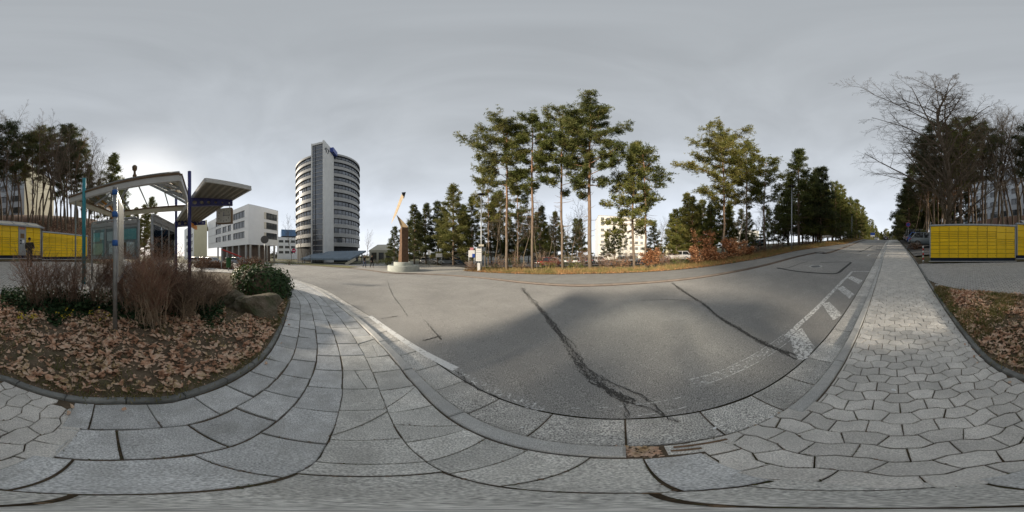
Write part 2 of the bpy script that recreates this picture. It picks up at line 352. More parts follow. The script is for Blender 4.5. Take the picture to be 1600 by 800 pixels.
# interlocking concrete pavers: wave rows across the walk, joints in turn at the flats and on the slants
f_, g_, A_, p_ = .125, .075, .042, .15; lam = 2*(f_+g_)
def wave(c):
    c = c % lam
    if c < f_: return 0
    if c < f_+g_: return A_*(c-f_)/g_
    if c < 2*f_+g_: return A_
    return A_*(1-(c-2*f_-g_)/g_)
def wseg(c0, c1):
    ks = [c0]+sorted(q+lam*k for k in range(-40, 40) for q in (0, f_, f_+g_, 2*f_+g_) if c0+1e-4 < q+lam*k < c1-1e-4)+[c1]
    return [(c, wave(c)) for c in ks]
pav = []
rows = int(28/p_)
for j in range(-1, rows):
    r0 = TB+j*p_
    if j % 2 == 0: js = [(f_/2+k*lam/2, 0) for k in range(-14, 16)]
    else: js = [(f_+g_/2+k*lam/2, (.028 if k % 2 == 0 else -.028)) for k in range(-14, 16)]
    for (a, da), (b, db) in zip(js, js[1:]):
        lo = [(c, r0+w) for c, w in wseg(a+da, b+db)]; hi = [(c, r0+p_+w) for c, w in wseg(a-da, b-db)]
        poly = lo+hi[::-1]; tm = sum(q[1] for q in poly)/len(poly); sm = sum(q[0] for q in poly)/len(poly)
        if tm > 1.35 and not (SK-.1 < sm < 1.9): continue
        P = clip(poly, s_in(tm)+.004, 0, 1, 0)
        if len(P) < 3: continue
        P = clip(P, s_out(max(tm, .62)), 0, -1, 0) if tm > .6 else clip(P, 1.16+.9*max(0, .6-tm)*0, 0, -1, 0)
        if len(P) < 3: continue
        P = clip(P, 0, TB+.02, 0, 1)
        if len(P) < 3: continue
        pav.append(stone_geo([xy(t, s) for s, t in P], 0, random.uniform(.003, .0055), .006, .05, tilt=.005, rag=.0022))
lay(pav, 'paving_stone', M['concrete'], PAVE, 300, 'distant_paving_stones')
loft('distant_pavement', [Vector((*xy(t, SK+.14), 0)) for t in (28.2, 150)], [Vector((*xy(t, 1.55), 0)) for t in (28.2, 150)], 60, 2, M['concrete'], .0, PAVE)
# square slabs round the bend: lanes between kerb and bed
i0 = min(range(len(KERB)), key=lambda i: abs(ts(*KERB[i][:2])[0]-TB) if i < len(KERB)//2+200 and KERB[i].length < 2 else 9)
KL = resample(offs(KERB[i0:], .15), n=900)
KL = [p for p in KL if p.x > -34]
BL = [p for p in BED if ts(p.x, p.y)[0] < TB+.25 and p.x > -33]
BL = offs(BL, -.075)
def across(C1, C2, n):
    return resample(C1, n=n), resample(C2, n=n)
# pair up by arc: the walk narrows and the lanes fan round the bend
nA = 400; KA, BA = across([p for p in KL if p.x > -10.2], [p for p in BL if p.x > -10.4], nA)
st0 = Vector((*xy(TB, SK+.15), 0)); st1 = Vector((*xy(TB, 1.28), 0))
def lane_pt(i, w):
    i = max(0, min(nA-1, i)); return KA[int(i)].lerp(BA[int(i)], w)
lanes = 5; sl = []; cracks = []
for L_ in range(lanes):
    w0, w1 = L_/lanes, (L_+1)/lanes
    mid = [lane_pt(i, (w0+w1)/2) for i in range(nA)]
    ln = np.concatenate([[0], np.cumsum([(b-a).length for a, b in zip(mid, mid[1:])])])
    q = random.uniform(.1, .4)*(1 if L_ % 2 else .6); cuts = [0, q]
    while cuts[-1] < ln[-1]-.3: cuts.append(cuts[-1]+random.choice([.42, .42, .43, .41, .4]))
    idx = [int(np.searchsorted(ln, c)) for c in cuts]
    for a, b in zip(idx, idx[1:]):
        if b-a < 3: continue
        k = 4
        lo = [lane_pt(a+(b-a)*j/k, w0) for j in range(k+1)]; hi = [lane_pt(a+(b-a)*j/k, w1) for j in range(k+1)]
        poly = [(p.x, p.y) for p in lo+hi[::-1]]
        if area(poly) < 0: poly = poly[::-1]
        c = lane_pt((a+b)/2, (w0+w1)/2); dd = c.length
        # slabs nearest the kerb have broken in two or three
        if (L_ == 0 and dd < 3.2 and random.random() < .8) or (L_ == 1 and dd < 2.2 and random.random() < .7):
            an = random.uniform(0, pi); nx, ny = cos(an), sin(an); ox, oy = c.x+random.uniform(-.06, .06), c.y+random.uniform(-.06, .06)
            for sg in (1, -1):
                pp = clip(poly, ox, oy, nx*sg, ny*sg)
                if len(pp) > 2: sl.append((stone_geo(pp, random.uniform(-.008, .002), .003, .004, .05, tilt=.006, rag=.003), M['granite_pale']))
        else:
            pale = L_ < 2 and dd < 2.6 and random.random() < .6
            sl.append((stone_geo(poly, 0, random.uniform(.004, .011), .007, .05, tilt=.007, rag=.005), M['granite_pale'] if pale else M['granite']))
EDGE = []
for s, m_ in sl:
    if s and s[2] < 4.5:
        nn_ = len(s[0])//3; EDGE += [(Vector(s[0][nn_+i]), Vector(s[0][nn_+(i+1) % nn_])) for i in range(nn_)]
for s in pav[:]:
    if s and s[2] < 3:
        nn_ = len(s[0])//3; EDGE += [(Vector(s[0][nn_+i]), Vector(s[0][nn_+(i+1) % nn_])) for i in range(nn_)]
for s, m_ in sl:
    if s: mobj('paving_slab', s[0], s[1], m_, PAVE)
loft('distant_slabs', [p for p in KL if p.x <= -10.1], [p for p in BL if p.x <= -10.2], 80, 3, M['granite'], -.002, PAVE)
# kerb stones
def strip_stones(C, d0, d1, length, dz, depth, gap, ch, skip=None, dmax=40, tilt=.003):
    out_ = []; C = resample(C, step=.1); step = int(length/.1)
    A, B = offs(C, d0), offs(C, d1)
    for i in range(0, len(C)-step, step):
        if C[i].length > dmax: continue
        if skip and (skip(C[i+step//2])): continue
        k = range(0, step+1, max(1, step//4))
        poly = [(A[i+j].x, A[i+j].y) for j in k]+[(B[i+j].x, B[i+j].y) for j in reversed(k)]
        out_.append(stone_geo(poly, dz, gap, ch, depth, tilt=tilt))
    return out_
KERBO = loft('kerb', offs(KERB, .002), offs(KERB, .138), 520, 1, M['soil'], -.03)
lay(strip_stones(KERB, .004, .14, 1.0, .012, .16, .004, .012, skip=lambda p: -.1 < ts(p.x, p.y)[0] < 1.2 and p.length < 2.2), 'kerbstone', M['kerb'], KERBO, 300, 'x')
loft('distant_kerb', [p for p in offs(KERB, .004) if p.length > 39 and p.x > 0], [p for p in offs(KERB, .14) if p.length > 39 and p.x > 0], 60, 1, M['kerb'], .01, KERBO)
GUTO = loft('gutter', offs(KERB, -.395), offs(KERB, .0), 520, 1, M['soil'], -.085)
lay(strip_stones(KERB, -.392, -.012, .5, -.064, .08, .006, .008, tilt=.004), 'gutter_slab', M['gutter'], GUTO, 300, 'x')
loft('distant_gutter', [p for p in offs(KERB, -.392) if p.length > 39 and p.x > 0], [p for p in offs(KERB, -.01) if p.length > 39 and p.x > 0], 60, 1, M['gutter'], -.064, GUTO)
# dark edging stones round the bed
EDG = loft('bed_edging', offs(BED, -.07), offs(BED, .02), 420, 1, M['soil'], -.02)
lay(strip_stones(BED, -.066, .01, .5, .045, .12, .004, .012, dmax=28, tilt=.006), 'edging_stone', M['edging'], EDG, 300, 'x')
# far kerb, far pavement
loft('far_pavement', offs(FARK, .0)[:0] or [p for p in FARK if p.x > -8 ], FARO, 260, 6, M['farwalk'], .0)
M['far_kerb'] = mat('far_kerb', (.19, .165, .145), .85, .2, 3)
FKO = loft('far_kerb', offs(FARK, -.0), offs(FARK, -.14), 300, 1, M['far_kerb'], .01)
fr = loft('far_kerb_face', offs(FARK, .0), offs(FARK, .001), 300, 1, M['kerb'], -.02, FKO)
V = []; F = []
for i, p in enumerate(resample(FARK, n=300)):
    z = gz(p.x, p.y); V += [(p.x, p.y, z+.012), (p.x, p.y, z-.09)]
F = [(2*i, 2*i+1, 2*i+3, 2*i+2) for i in range(299)]
mobj('kerb_face', V, F, M['far_kerb'], FKO)
bpy.data.objects.remove(fr)
# leaf-brown dirt line in the far gutter
lit = loft('gutter_dirt', offs(FARK, .03)[:], offs(FARK, .16), 300, 1, mat('gutter_dirt', (.12, .07, .045), .95, .5, 4), -.060, FKO)
# forecourt by the sculpture and the side road
fc_a = [p for p in FARK if -26 < p.x < -6.2]
loft('forecourt', fc_a, [Vector((-3.5, 19, 0)), Vector((-8, 24, 0)), Vector((-18, 30, 0)), Vector((-30, 30, 0)), Vector((-27, 17.5, 0))], 60, 8, M['forecourt'], -.01)
lw_a = [p for p in FARK if p.x < -19.5]
loft('lawn', lw_a, [Vector((-20.5, 14.9, 0)), Vector((-31, 14.2, 0)), Vector((-43, 9.5, 0)), Vector((-62, 0, 0))], 60, 4, M['lawn'], .03)
loft('footpath', [Vector((-21, 15.1, 0)), Vector((-31, 14.35, 0)), Vector((-43, 9.6, 0)), Vector((-62, .1, 0))], [Vector((-22, 17.4, 0)), Vector((-31.6, 16.4, 0)), Vector((-44, 11.6, 0)), Vector((-63, 2, 0))], 60, 2, M['forecourt'], .02)
# verge beyond the far pavement, rising a little
def gverge(x, y): return gz(x, y)
VO = offs(FARO, -0.01); VB = offs(FARO, -7.0)
loft('verge', VO, VB, 200, 10, M['grass'], .02)
PARK = [tuple(pol(u, d)) for u, d in ((690, 27), (760, 25.5), (850, 25.5), (930, 26), (1010, 27), (1060, 29))]
loft('car_park', [Vector((*p, 0)) for p in PARK], [Vector((*pol(u, d), 0)) for u, d in ((690, 60), (760, 62), (850, 66), (930, 60), (1010, 55), (1060, 52))], 40, 6, M['asphalt_dark'], .0)
# parking bay and dirt on the right beyond the parcel lockers
loft('parking_bay', [Vector((*xy(t, 1.75), 0)) for t in (12.5, 20, 40, 60)], [Vector((*xy(t, 8), 0)) for t in (12.5, 20, 40, 60)], 40, 4, M['asphalt_dark'], .0)
# the planted bed and the woodland floor behind
def gbed(x, y): return gz(x, y)
# ================================================================= planted bed, plaza paving
BIN = [gp(1472, 453), gp(1530, 457), gp(1599, 461)]+[Vector((*pol(u, d), 0)) for u, d in ((40, 4.75), (90, 4.6), (140, 4.5), (200, 4.45), (250, 4.5), (300, 4.9), (340, 5.6), (380, 7.2), (405, 9.0))]
BIN = smooth_curve([(p.x, p.y) for p in BIN], .3)
bo = [p for p in BED if ts(p.x, p.y)[0] < ts(*BIN[0][:2])[0]+.02 and p.x > -9.3]
bo = offs(bo, .0)
def bedz(x, y): return gz(x, y)
def mound(w): return .05+.10*sin(pi*min(1, w*1.2))
A_b, B_b = resample(bo, n=160), resample(BIN, n=160)
def bed_pt(i, w):
    i = max(0, min(158.999, i)); k = int(i); f = i-k
    a = A_b[k].lerp(A_b[k+1], f); b = B_b[k].lerp(B_b[k+1], f); p = a.lerp(b, w); return Vector((p.x, p.y, gz(p.x, p.y)+mound(w)-.02))
V = [bed_pt(i, j/14) for i in range(160) for j in range(15)]
F = [(i*15+j, i*15+j+1, (i+1)*15+j+1, (i+1)*15+j) for i in range(159) for j in range(14)]
BEDO = mobj('planting_bed', V, F, M['soil'], smooth=True); BEDO['kind'] = 'structure'
if BEDO.data.polygons[0].normal.z < 0: BEDO.data.flip_normals()
# plaza: brick paving between the bed and the parcel lockers, and under the shelter
PK = [Vector((*xy(9.6, 1.66), 0)), Vector((5.27, -8.09, 0)), Vector((.45, -9.77, 0)), Vector((-2.75, -10.78, 0)), Vector((-7.1, -11.95, 0)), Vector((-12, -11.5, 0)), Vector((-15.5, -8.5, 0)), Vector((-17, -5, 0)), Vector((-16, -3.2, 0))]
drv = [Vector((*xy(t, s_out(t)+.09), 0)) for t in (9.6, 8, 6.6)]
PIN = drv+BIN[1:]
PLZ = loft('plaza', PIN, PK, 200, 16, M['soil'], -.03)
# bricks in running bond, laid between the bed edge and the lockers
def inside(p, poly):
    c = False; n = len(poly); x, y = p
    for i in range(n):
        x1, y1 = poly[i]; x2, y2 = poly[(i+1) % n]
        if (y1 > y) != (y2 > y) and x < (x2-x1)*(y-y1)/(y2-y1)+x1: c = not c
    return c
ppoly = [(p.x, p.y) for p in PIN]+[(p.x, p.y) for p in PK[::-1]]
D1 = Vector((-4.82, -1.68)).normalized(); D2 = Vector((D1.y, -D1.x))
bk = []
for i in range(-30, 95):
    for j in range(-70, 110):
        a = (i+(.5 if j % 2 else 0))*.2; b = j*.1; c = Vector((5.3, -8.0))+D1*a-D2*b
        if c.length > 13.5: continue
        if not inside((c.x, c.y), ppoly): continue
        q = [c+D1*sx*.1+D2*sy*.05 for sx, sy in ((-1, -1), (1, -1), (1, 1), (-1, 1))]
        bk.append(stone_geo([(v.x, v.y) for v in q], 0, .010, .006, .04, tilt=.004))
lay(bk, 'paving_brick', M['brick'], PLZ, 300, 'distant_paving_bricks')
loft('distant_paving', [Vector((*pol(u, 11.0), 0)) for u in (225, 260, 300, 340, 372, 400)], [Vector((*pol(u, d), 0)) for u, d in ((150, 24), (225, 26), (300, 30), (340, 30), (375, 22), (400, 14))], 40, 6, M['brick'], -.004, PLZ)
for a, b in ((BIN, .0),):
    lay(strip_stones(a[:46], -.03, .05, .5, .02, .12, .004, .008, dmax=9, tilt=.003), 'edging_stone', M['edging'], EDG, 300, 'x')
# ---------------------------------------------------------------- fallen leaves
M['leaf'] = leafmat('fallen_leaf', [(.13, .075, .05), (.42, .23, .14), (.64, .40, .27), (.72, .55, .42), (.5, .36, .2), (.26, .15, .1)], .75, .12, 7)
def leaf_geo(c, s, rng):
    """a curled beech or maple leaf of a few facets"""
    a = rng.uniform(0, 2*pi); k = rng.uniform(.55, .8); n = 7; V = []
    tl = Matrix.Rotation(rng.gauss(0, .35), 3, 'X') @ Matrix.Rotation(rng.gauss(0, .35), 3, 'Y'); R = Matrix.Rotation(a, 3, 'Z') @ tl
    cu = rng.uniform(-1.1, 1.1); cv = rng.uniform(-.3, .9)
    for q in range(n):
        t = 2*pi*q/n; r = 1 if q else 1.25
        if q % 2: r *= rng.uniform(.72, .95)
        x, y = r*cos(t)*s*.5, r*sin(t)*s*.5*k; V.append(Vector(c)+R @ Vector((x, y, (cu*y*y+cv*x*x)/s*1.6)))
    V.append(Vector(c)+R @ Vector((0, 0, -.0)))
    return V, [(q, (q+1) % n, n) for q in range(n)]
rng = random.Random(3)
LIT = None; lv = []
litter = MB()
pool = []
for _ in range(21000):
    i = rng.uniform(0, 158.9); w = rng.random()**1.05*.97+.02
    p = bed_pt(i, w); d = hypot(p.x, p.y)
    if d > 9: continue
    if 352 < (800+math.degrees(atan2(p.x, p.y))/.225) < 440 and w > .3: continue
    if sin(p.x*4.1+1.3*sin(p.y*3))*sin(p.y*3.7+p.x) > .35 and rng.random() < .75: continue
    p.z += rng.uniform(.004, .05); s = rng.choice([rng.uniform(.02, .05), rng.uniform(.045, .09), rng.uniform(.06, .125)])
    pool.append((d, leaf_geo(p, s, rng)))
pool.sort(key=lambda q: q[0])
for d, (V, F) in pool[300:]: litter.add(V, F)
LIT = litter.build('leaf_litter', M['leaf']); tag(LIT, kind='stuff', label='rust-brown fallen leaves covering the planted bed')
for d, (V, F) in pool[:300]: mobj('leaf', V, F, M['leaf'], LIT)
cr_ = MB()
for _ in range(9000):
    p = bed_pt(rng.uniform(0, 158.9), rng.random()**1.3*.9)
    if hypot(p.x, p.y) < 5: cr_.add(*[q for q in leaf_geo((p.x, p.y, p.z+rng.uniform(.002, .012)), rng.uniform(.008, .025), rng)])
for _ in range(260):
    p = bed_pt(rng.uniform(0, 158.9), rng.random()*.8); a = rng.uniform(0, 6.28); l_ = rng.uniform(.05, .25); cr_.tube([(p.x, p.y, p.z+.03), (p.x+l_*.5*cos(a), p.y+l_*.5*sin(a), p.z+.045), (p.x+l_*cos(a+.3), p.y+l_*sin(a+.3), p.z+.04)], [.003, .0025, .0015], 3, False)
tag(cr_.build('leaf_crumbs', M['leaf']), 'small leaf crumbs on the soil of the bed', kind='stuff')
# leaves blown on to the slabs along the edging, and on the far verge and woodland floor
lw = MB()
for _ in range(420):
    k = rng.randrange(len(BED)); p = BED[k]
    if p.length > 8: continue
    q = p+normals(BED)[k]*(-abs(rng.gauss(.12, .07))); lw.add(*leaf_geo((q.x, q.y, gz(q.x, q.y)+.012), rng.uniform(.03, .07), rng))
o = lw.build('blown_leaves', M['leaf']); tag(o, 'brown leaves blown against the edging of the slab pavement', kind='stuff')
# ---------------------------------------------------------------- grass tufts in the bed, ivy, verge grass
M['grassblade'] = leafmat('grass_blade', [(.05, .075, .02), (.10, .13, .035), (.2, .19, .07), (.3, .25, .12)], .7, .3, 3)
M['drygrass'] = leafmat('dry_grass', [(.10, .12, .03), (.22, .2, .07), (.36, .27, .12), (.45, .25, .11)], .75, .3, 1.2)
M['ivy'] = leafmat('ivy_leaf', [(.012, .03, .012), (.025, .055, .02), (.045, .085, .03), (.08, .125, .045)], .7, .15, 9)
def blades(b, p, n, h, spread, rng):
    for _ in range(n):
        a = rng.uniform(0, 2*pi); x, y = p[0]+rng.gauss(0, spread), p[1]+rng.gauss(0, spread); hh = h*rng.uniform(.5, 1.2); l = hh*rng.uniform(.1, .7); w = hh*.045+.002
        b.add([(x-w*sin(a), y+w*cos(a), p[2]), (x+w*sin(a), y-w*cos(a), p[2]), (x+l*cos(a), y+l*sin(a), p[2]+hh)], [(0, 1, 2)])
gb = MB()
for _ in range(2200):
    i = rng.uniform(0, 158); w = rng.random()**1.6*.8
    if sin(i*.35)+sin(i*.13+w*9) < .1: continue
    p = bed_pt(i, w)
    if hypot(p.x, p.y) < 7: blades(gb, p, 9, .08, .05, rng)
for _ in range(500):
    i = rng.uniform(0, 158); p = bed_pt(i, rng.uniform(0, .06))
    if hypot(p.x, p.y) < 7: blades(gb, p, 10, .05, .04, rng)
for _ in range(1500):
    p = bed_pt(rng.uniform(0, 34), rng.uniform(.03, .95))
    if sin(p.x*3.3)+sin(p.y*4.1+p.x*2) > -.1: blades(gb, (p.x, p.y, p.z+.01), 12, .09, .05, rng)
tag(gb.build('bed_grass', M['grassblade']), 'short tufts of grass among the fallen leaves', kind='stuff')
vg = MB()
FR = resample(FARO, step=.35); FN = normals(FR)
for p, n_ in zip(FR, FN):
    if p.length > 45: continue
    for _ in range(34):
        w = rng.uniform(.02, 4.6)*rng.uniform(.4, 1); q = p-n_*w; blades(vg, (q.x+rng.uniform(-.2, .2), q.y+rng.uniform(-.2, .2), gz(q.x, q.y)+.02), 7, .22+.05*w, .1, rng)
tag(vg.build('verge_grass', M['drygrass']), 'dry straw-coloured grass along the far verge', kind='stuff')
vl = MB()
for p, n_ in zip(FR, FN):
    if p.length > 45: continue
    for _ in range(26):
        q = p-n_*abs(rng.gauss(.1, .55)); vl.add(*leaf_geo((q.x+rng.uniform(-.2, .2), q.y+rng.uniform(-.2, .2), gz(q.x, q.y)+.05), rng.uniform(.08, .15), rng))
M['leaf_orange'] = leafmat('orange_leaf', [(.26, .11, .05), (.46, .22, .11), (.58, .33, .18), (.64, .42, .26)], .75, .2, 5)
tag(vl.build('verge_leaves', M['leaf_orange']), 'orange fallen leaves along the far pavement edge', kind='stuff')
def ivy_leaf(c, s, nrm_, rng):
    n = Vector(nrm_); n = (n+Vector((rng.gauss(0, .4), rng.gauss(0, .4), rng.gauss(0, .4)))).normalized(); x = n.cross(Vector((rng.random(), rng.random(), rng.random()))).normalized(); y = n.cross(x); c = Vector(c)
    P = [c+x*s*.55, c+x*.15*s+y*.45*s, c-x*.35*s+y*.3*s, c-x*.35*s-y*.3*s, c+x*.15*s-y*.45*s]
    return P, [(0, 1, 2, 3, 4)]
iv = MB()
for _ in range(13000):
    u = rng.uniform(2, 350); d = rng.uniform(2.8, 4.9); x, y = pol(u if u > 0 else u+1600, d)
    best = None
    ph = 3.3+.3*sin(u*.05)+.2*sin(u*.13)
    if d < ph: continue
    iv.add(*ivy_leaf((x, y, gz(x, y)+.09+rng.random()**1.5*.2*(1 if d > ph+.25 else .5)), rng.uniform(.05, .09), (0, 0, 1), rng))
tag(iv.build('ground_ivy', M['ivy']), 'dark green ivy spreading under the bare shrubs', kind='stuff')
# ---------------------------------------------------------------- bare red-brown shrubs
M['twig'] = mat('twig', (.24, .17, .125), .8, .35, 6, objvar=.25, coord='obj')
M['twig_red'] = mat('twig_red', (.26, .155, .11), .75, .35, 8, objvar=.25, coord='obj')
M['twig_pale'] = mat('twig_pale', (.32, .25, .18), .8, .35, 8, objvar=.2, coord='obj')
def shrub_mesh(seed, h, r, stems, twigs=9, rad=.007):
    rg = random.Random(seed); st = MB(); tw = MB()
    for _ in range(stems):
        a = rg.uniform(0, 2*pi); rr = r*sqrt(rg.random()); hh = h*rg.uniform(.6, 1.05); b0 = Vector((rg.gauss(0, .13), rg.gauss(0, .13), -.03)); tip = Vector((rr*cos(a), rr*sin(a), hh*(1-.25*(rr/r)**2)))
        n = 6; P = []
        for k in range(n+1):
            t = k/n; P.append(b0.lerp(tip, t)+Vector((rg.gauss(0, .035), rg.gauss(0, .035), .12*h*sin(pi*t)*(rr/r)+rg.gauss(0, .02))))
        st.tube(P, [rad*(1.15-.85*k/n) for k in range(n+1)], 4, False)
        for _2 in range(twigs):
            k = rg.uniform(1.6, n); i = int(min(k, n-1)); p = P[i].lerp(P[i+1], k-i); a2 = rg.uniform(0, 2*pi); ln = rg.uniform(.12, .32)*h*.7
            d = Vector((cos(a2)*.8, sin(a2)*.8, rg.uniform(.2, 1.1))).normalized()
            q1 = p+d*ln*.5+Vector((rg.gauss(0, .015), rg.gauss(0, .015), 0)); q2 = p+d*ln+Vector((rg.gauss(0, .03), rg.gauss(0, .03), .02))
            tw.tube([p, q1, q2], [rad*.45, rad*.36, rad*.2], 3, False)
            if rg.random() < .6:
                d2 = (d+Vector((rg.gauss(0, .6), rg.gauss(0, .6), .1))).normalized(); tw.tube([q1, q1+d2*ln*.5], [rad*.33, rad*.18], 3, False)
    return st, tw
def shrub(u, d, h, r, stems, seed, label, stem_m='twig', twig_m='twig_red', name='bare_shrub', twigs=12, rad=.0062, grp='bare shrubs in the planted bed'):
    x, y = pol(u, d); t = thing(name, label, 'shrub', (x, y, gz(x, y)+.06), 0, grp)
    a, b = shrub_mesh(seed, h, r, stems, twigs, rad); a.build('stems', M[stem_m], t); b.build('twigs', M[twig_m], t); return t
shrub(57, 3.9, 1.62, 0.72, 59, 1, 'vase-shaped bare shrub in front of the terminal of the yellow lockers')
shrub(112, 4.0, 1.43, 0.65, 52, 2, 'bare shrub in front of the teal post of the glass shelter')
shrub(150, 4.2, 1.50, 0.59, 52, 3, 'bare shrub left of the grey sign post with blue clamps', 'twig', 'twig')
shrub(205, 3.7, 1.56, 0.65, 72, 4, 'bare shrub just right of the grey sign post with blue clamps')
shrub(235, 3.1, 1.75, 0.65, 102, 5, 'tallest and densest bare shrub, in front of the shelter notice boards', 'twig_pale', 'twig_red')
shrub(268, 3.7, 1.68, 0.70, 79, 6, 'bare shrub in front of the near purple post of the shelter', 'twig', 'twig_red')
shrub(292, 3.5, 1.30, 0.65, 79, 7, 'pale-stemmed low shrub right of the tallest shrub', 'twig_pale', 'twig')
shrub(322, 4.0, 1.03, 0.65, 79, 8, 'low spreading bare shrub left of the mossy boulder', 'twig_pale', 'twig')
shrub(345, 4.7, 0.85, 0.59, 66, 9, 'low twiggy shrub growing behind the boulder', 'twig_pale', 'twig')
shrub(180, 4.1, 1.43, 0.58, 57, 21, 'bare shrub directly behind the grey sign post with blue clamps')
shrub(250, 4.3, 1.59, 0.63, 66, 22, 'bare shrub behind the tallest shrub, in front of the turned notice board', 'twig', 'twig')
shrub(82, 4.2, 1.21, 0.53, 49, 23, 'bare shrub between the locker terminal and the teal post')
shrub(305, 4.4, 1.21, 0.63, 66, 24, 'bare shrub right of the near purple post', 'twig_pale', 'twig')
# winter jasmine with a few yellow flowers
M['yellow'] = mat('yellow_flower', (.65, .5, .04), .6, .2, 9)
for u, d, n, lab in ((45, 3.0, 46, 'sprig with yellow flowers below the left bare shrub'), (100, 3.2, 14, 'small yellow-flowering sprig between two bare shrubs'), (155, 3.1, 16, 'yellow-flowering sprig left of the grey sign post')):
    x, y = pol(u, d); t = thing('flowering_sprig', lab, 'plant', (x, y, gz(x, y)+.1), 0, 'yellow-flowering sprigs in the bed'); rg = random.Random(n); st = MB(); fl = MB()
    for k in range(7):
        a = rg.uniform(0, 2*pi); P = [Vector((0, 0, 0)), Vector((.08*cos(a), .08*sin(a), .12)), Vector((.2*cos(a), .2*sin(a), .2+rg.uniform(-.05, .1)))]; st.tube(P, [.004, .003, .002], 4, False)
        for q in range(n//7+1):
            p = P[1].lerp(P[2], rg.random()); fl.add(*ivy_leaf(p+Vector((rg.gauss(0, .02), rg.gauss(0, .02), rg.gauss(0, .02))), .035, (0, 0, 1), rg))
    st.build('stems', M['ivy'], t); fl.build('flowers', M['yellow'], t)
# ---------------------------------------------------------------- boulder and ivy mound at the corner of the bed
M['rock'] = mat('rock', (.19, .155, .12), .9, .35, 4, col2=(.09, .09, .055), bump=1.0, bscale=18, stain=(.7, 3.5, (.05, .06, .025)), speck=.3, speck_scale=60, coord='obj')
def rock(name, c, r, seed, label, parent=None):
    bm = bmesh.new(); bmesh.ops.create_icosphere(bm, subdivisions=4, radius=1); rg = random.Random(seed)
    pl = [(Vector((rg.gauss(0, 1), rg.gauss(0, 1), rg.gauss(0, .8))).normalized(), rg.uniform(.55, .95)) for _ in range(16)]
    from mathutils import noise
    for v in bm.verts:
        for n, k in pl:
            e = v.co.dot(n)
            if e > k: v.co -= n*(e-k)*.9
        v.co *= 1+.2*noise.noise(v.co*1.9+Vector((seed, 0, 0)))+.08*noise.noise(v.co*5+Vector((0, seed, 0)))+.035*noise.noise(v.co*13)
        v.co = Vector((v.co.x*r[0], v.co.y*r[1], v.co.z*r[2]))
    me = bpy.data.meshes.new(name); bm.to_mesh(me); bm.free(); me.materials.append(M['rock'])
    o = bpy.data.objects.new(name, me); link(o, parent); o.location = c; o.rotation_euler = (rg.uniform(-.2, .2), rg.uniform(-.2, .2), rg.uniform(0, 3)); tag(o, label, 'boulder'); return o
x, y = pol(400, 4.15); rock('boulder', (x, y, gz(x, y)+.16), (.6, .74, .5), 5, 'weathered brown boulder at the corner of the bed, below the ivy')
x, y = pol(368, 4.5); rock('boulder', (x, y, gz(x, y)+.16), (.45, .5, .36), 11, 'dark boulder half buried in leaves, left of the larger boulder')
IVC = [(pol(410, 5.8), .8, 1.15), (pol(425, 5.9), .66, 1.05), (pol(392, 6.1), .75, 1.25), (pol(430, 6.9), .75, 1.05), (pol(413, 7.1), .85, 1.3)]
t = thing('ivy_bush', 'dense dark green ivy mound hanging over the pavement edge', 'ivy', (*pol(412, 6.2), .3))
ib = MB(); core = MB(); rg = random.Random(9)
for (cx, cy), r, hh in IVC:
    cx -= t.location.x; cy -= t.location.y
    core.lathe([(0.01, hh*.8), (r*.4, hh*.7), (r*.75, hh*.4), (r*.85, 0), (r*.8, -.45)], 12, (cx, cy, -.05))
    for _ in range(1500):
        a, b = rg.uniform(0, 2*pi), math.asin(rg.uniform(-.35, 1)); n = Vector((cos(a)*cos(b), sin(a)*cos(b), sin(b))); k = rg.uniform(.86, 1.08)+.08*sin(a*5)
        ib.add(*ivy_leaf((cx+n.x*r*k, cy+n.y*r*k, n.z*hh*.85*k-.05), rg.uniform(.06, .11), n, rg))
core.build('stem_core', M['soil'], t); ib.build('ivy_leaves', M['ivy'], t)
M['ivy_yellow'] = leafmat('yellow_green_leaf', [(.05, .09, .02), (.12, .16, .03), (.25, .26, .05)], .5, .2, 9)
t2 = thing('evergreen_bush', 'yellow-green leafy bush behind the ivy mound', 'bush', (*pol(388, 7.2), .5)); yb = MB(); yt = MB()
for _ in range(1700):
    a, b = rg.uniform(0, 2*pi), math.asin(rg.uniform(-.2, 1)); n = Vector((cos(a)*cos(b), sin(a)*cos(b), sin(b))); k = rg.random()**.4
    yb.add(*ivy_leaf((n.x*.85*k, n.y*.85*k, n.z*.75*k+.1), .09, n, rg))
for _ in range(14): a = rg.uniform(0, 2*pi); yt.tube([(0, 0, -.4), (.2*cos(a), .2*sin(a), .2), (.6*cos(a), .6*sin(a), .5)], [.015, .01, .005], 4)
yb.build('foliage', M['ivy_yellow'], t2); yt.build('stems', M['twig'], t2)
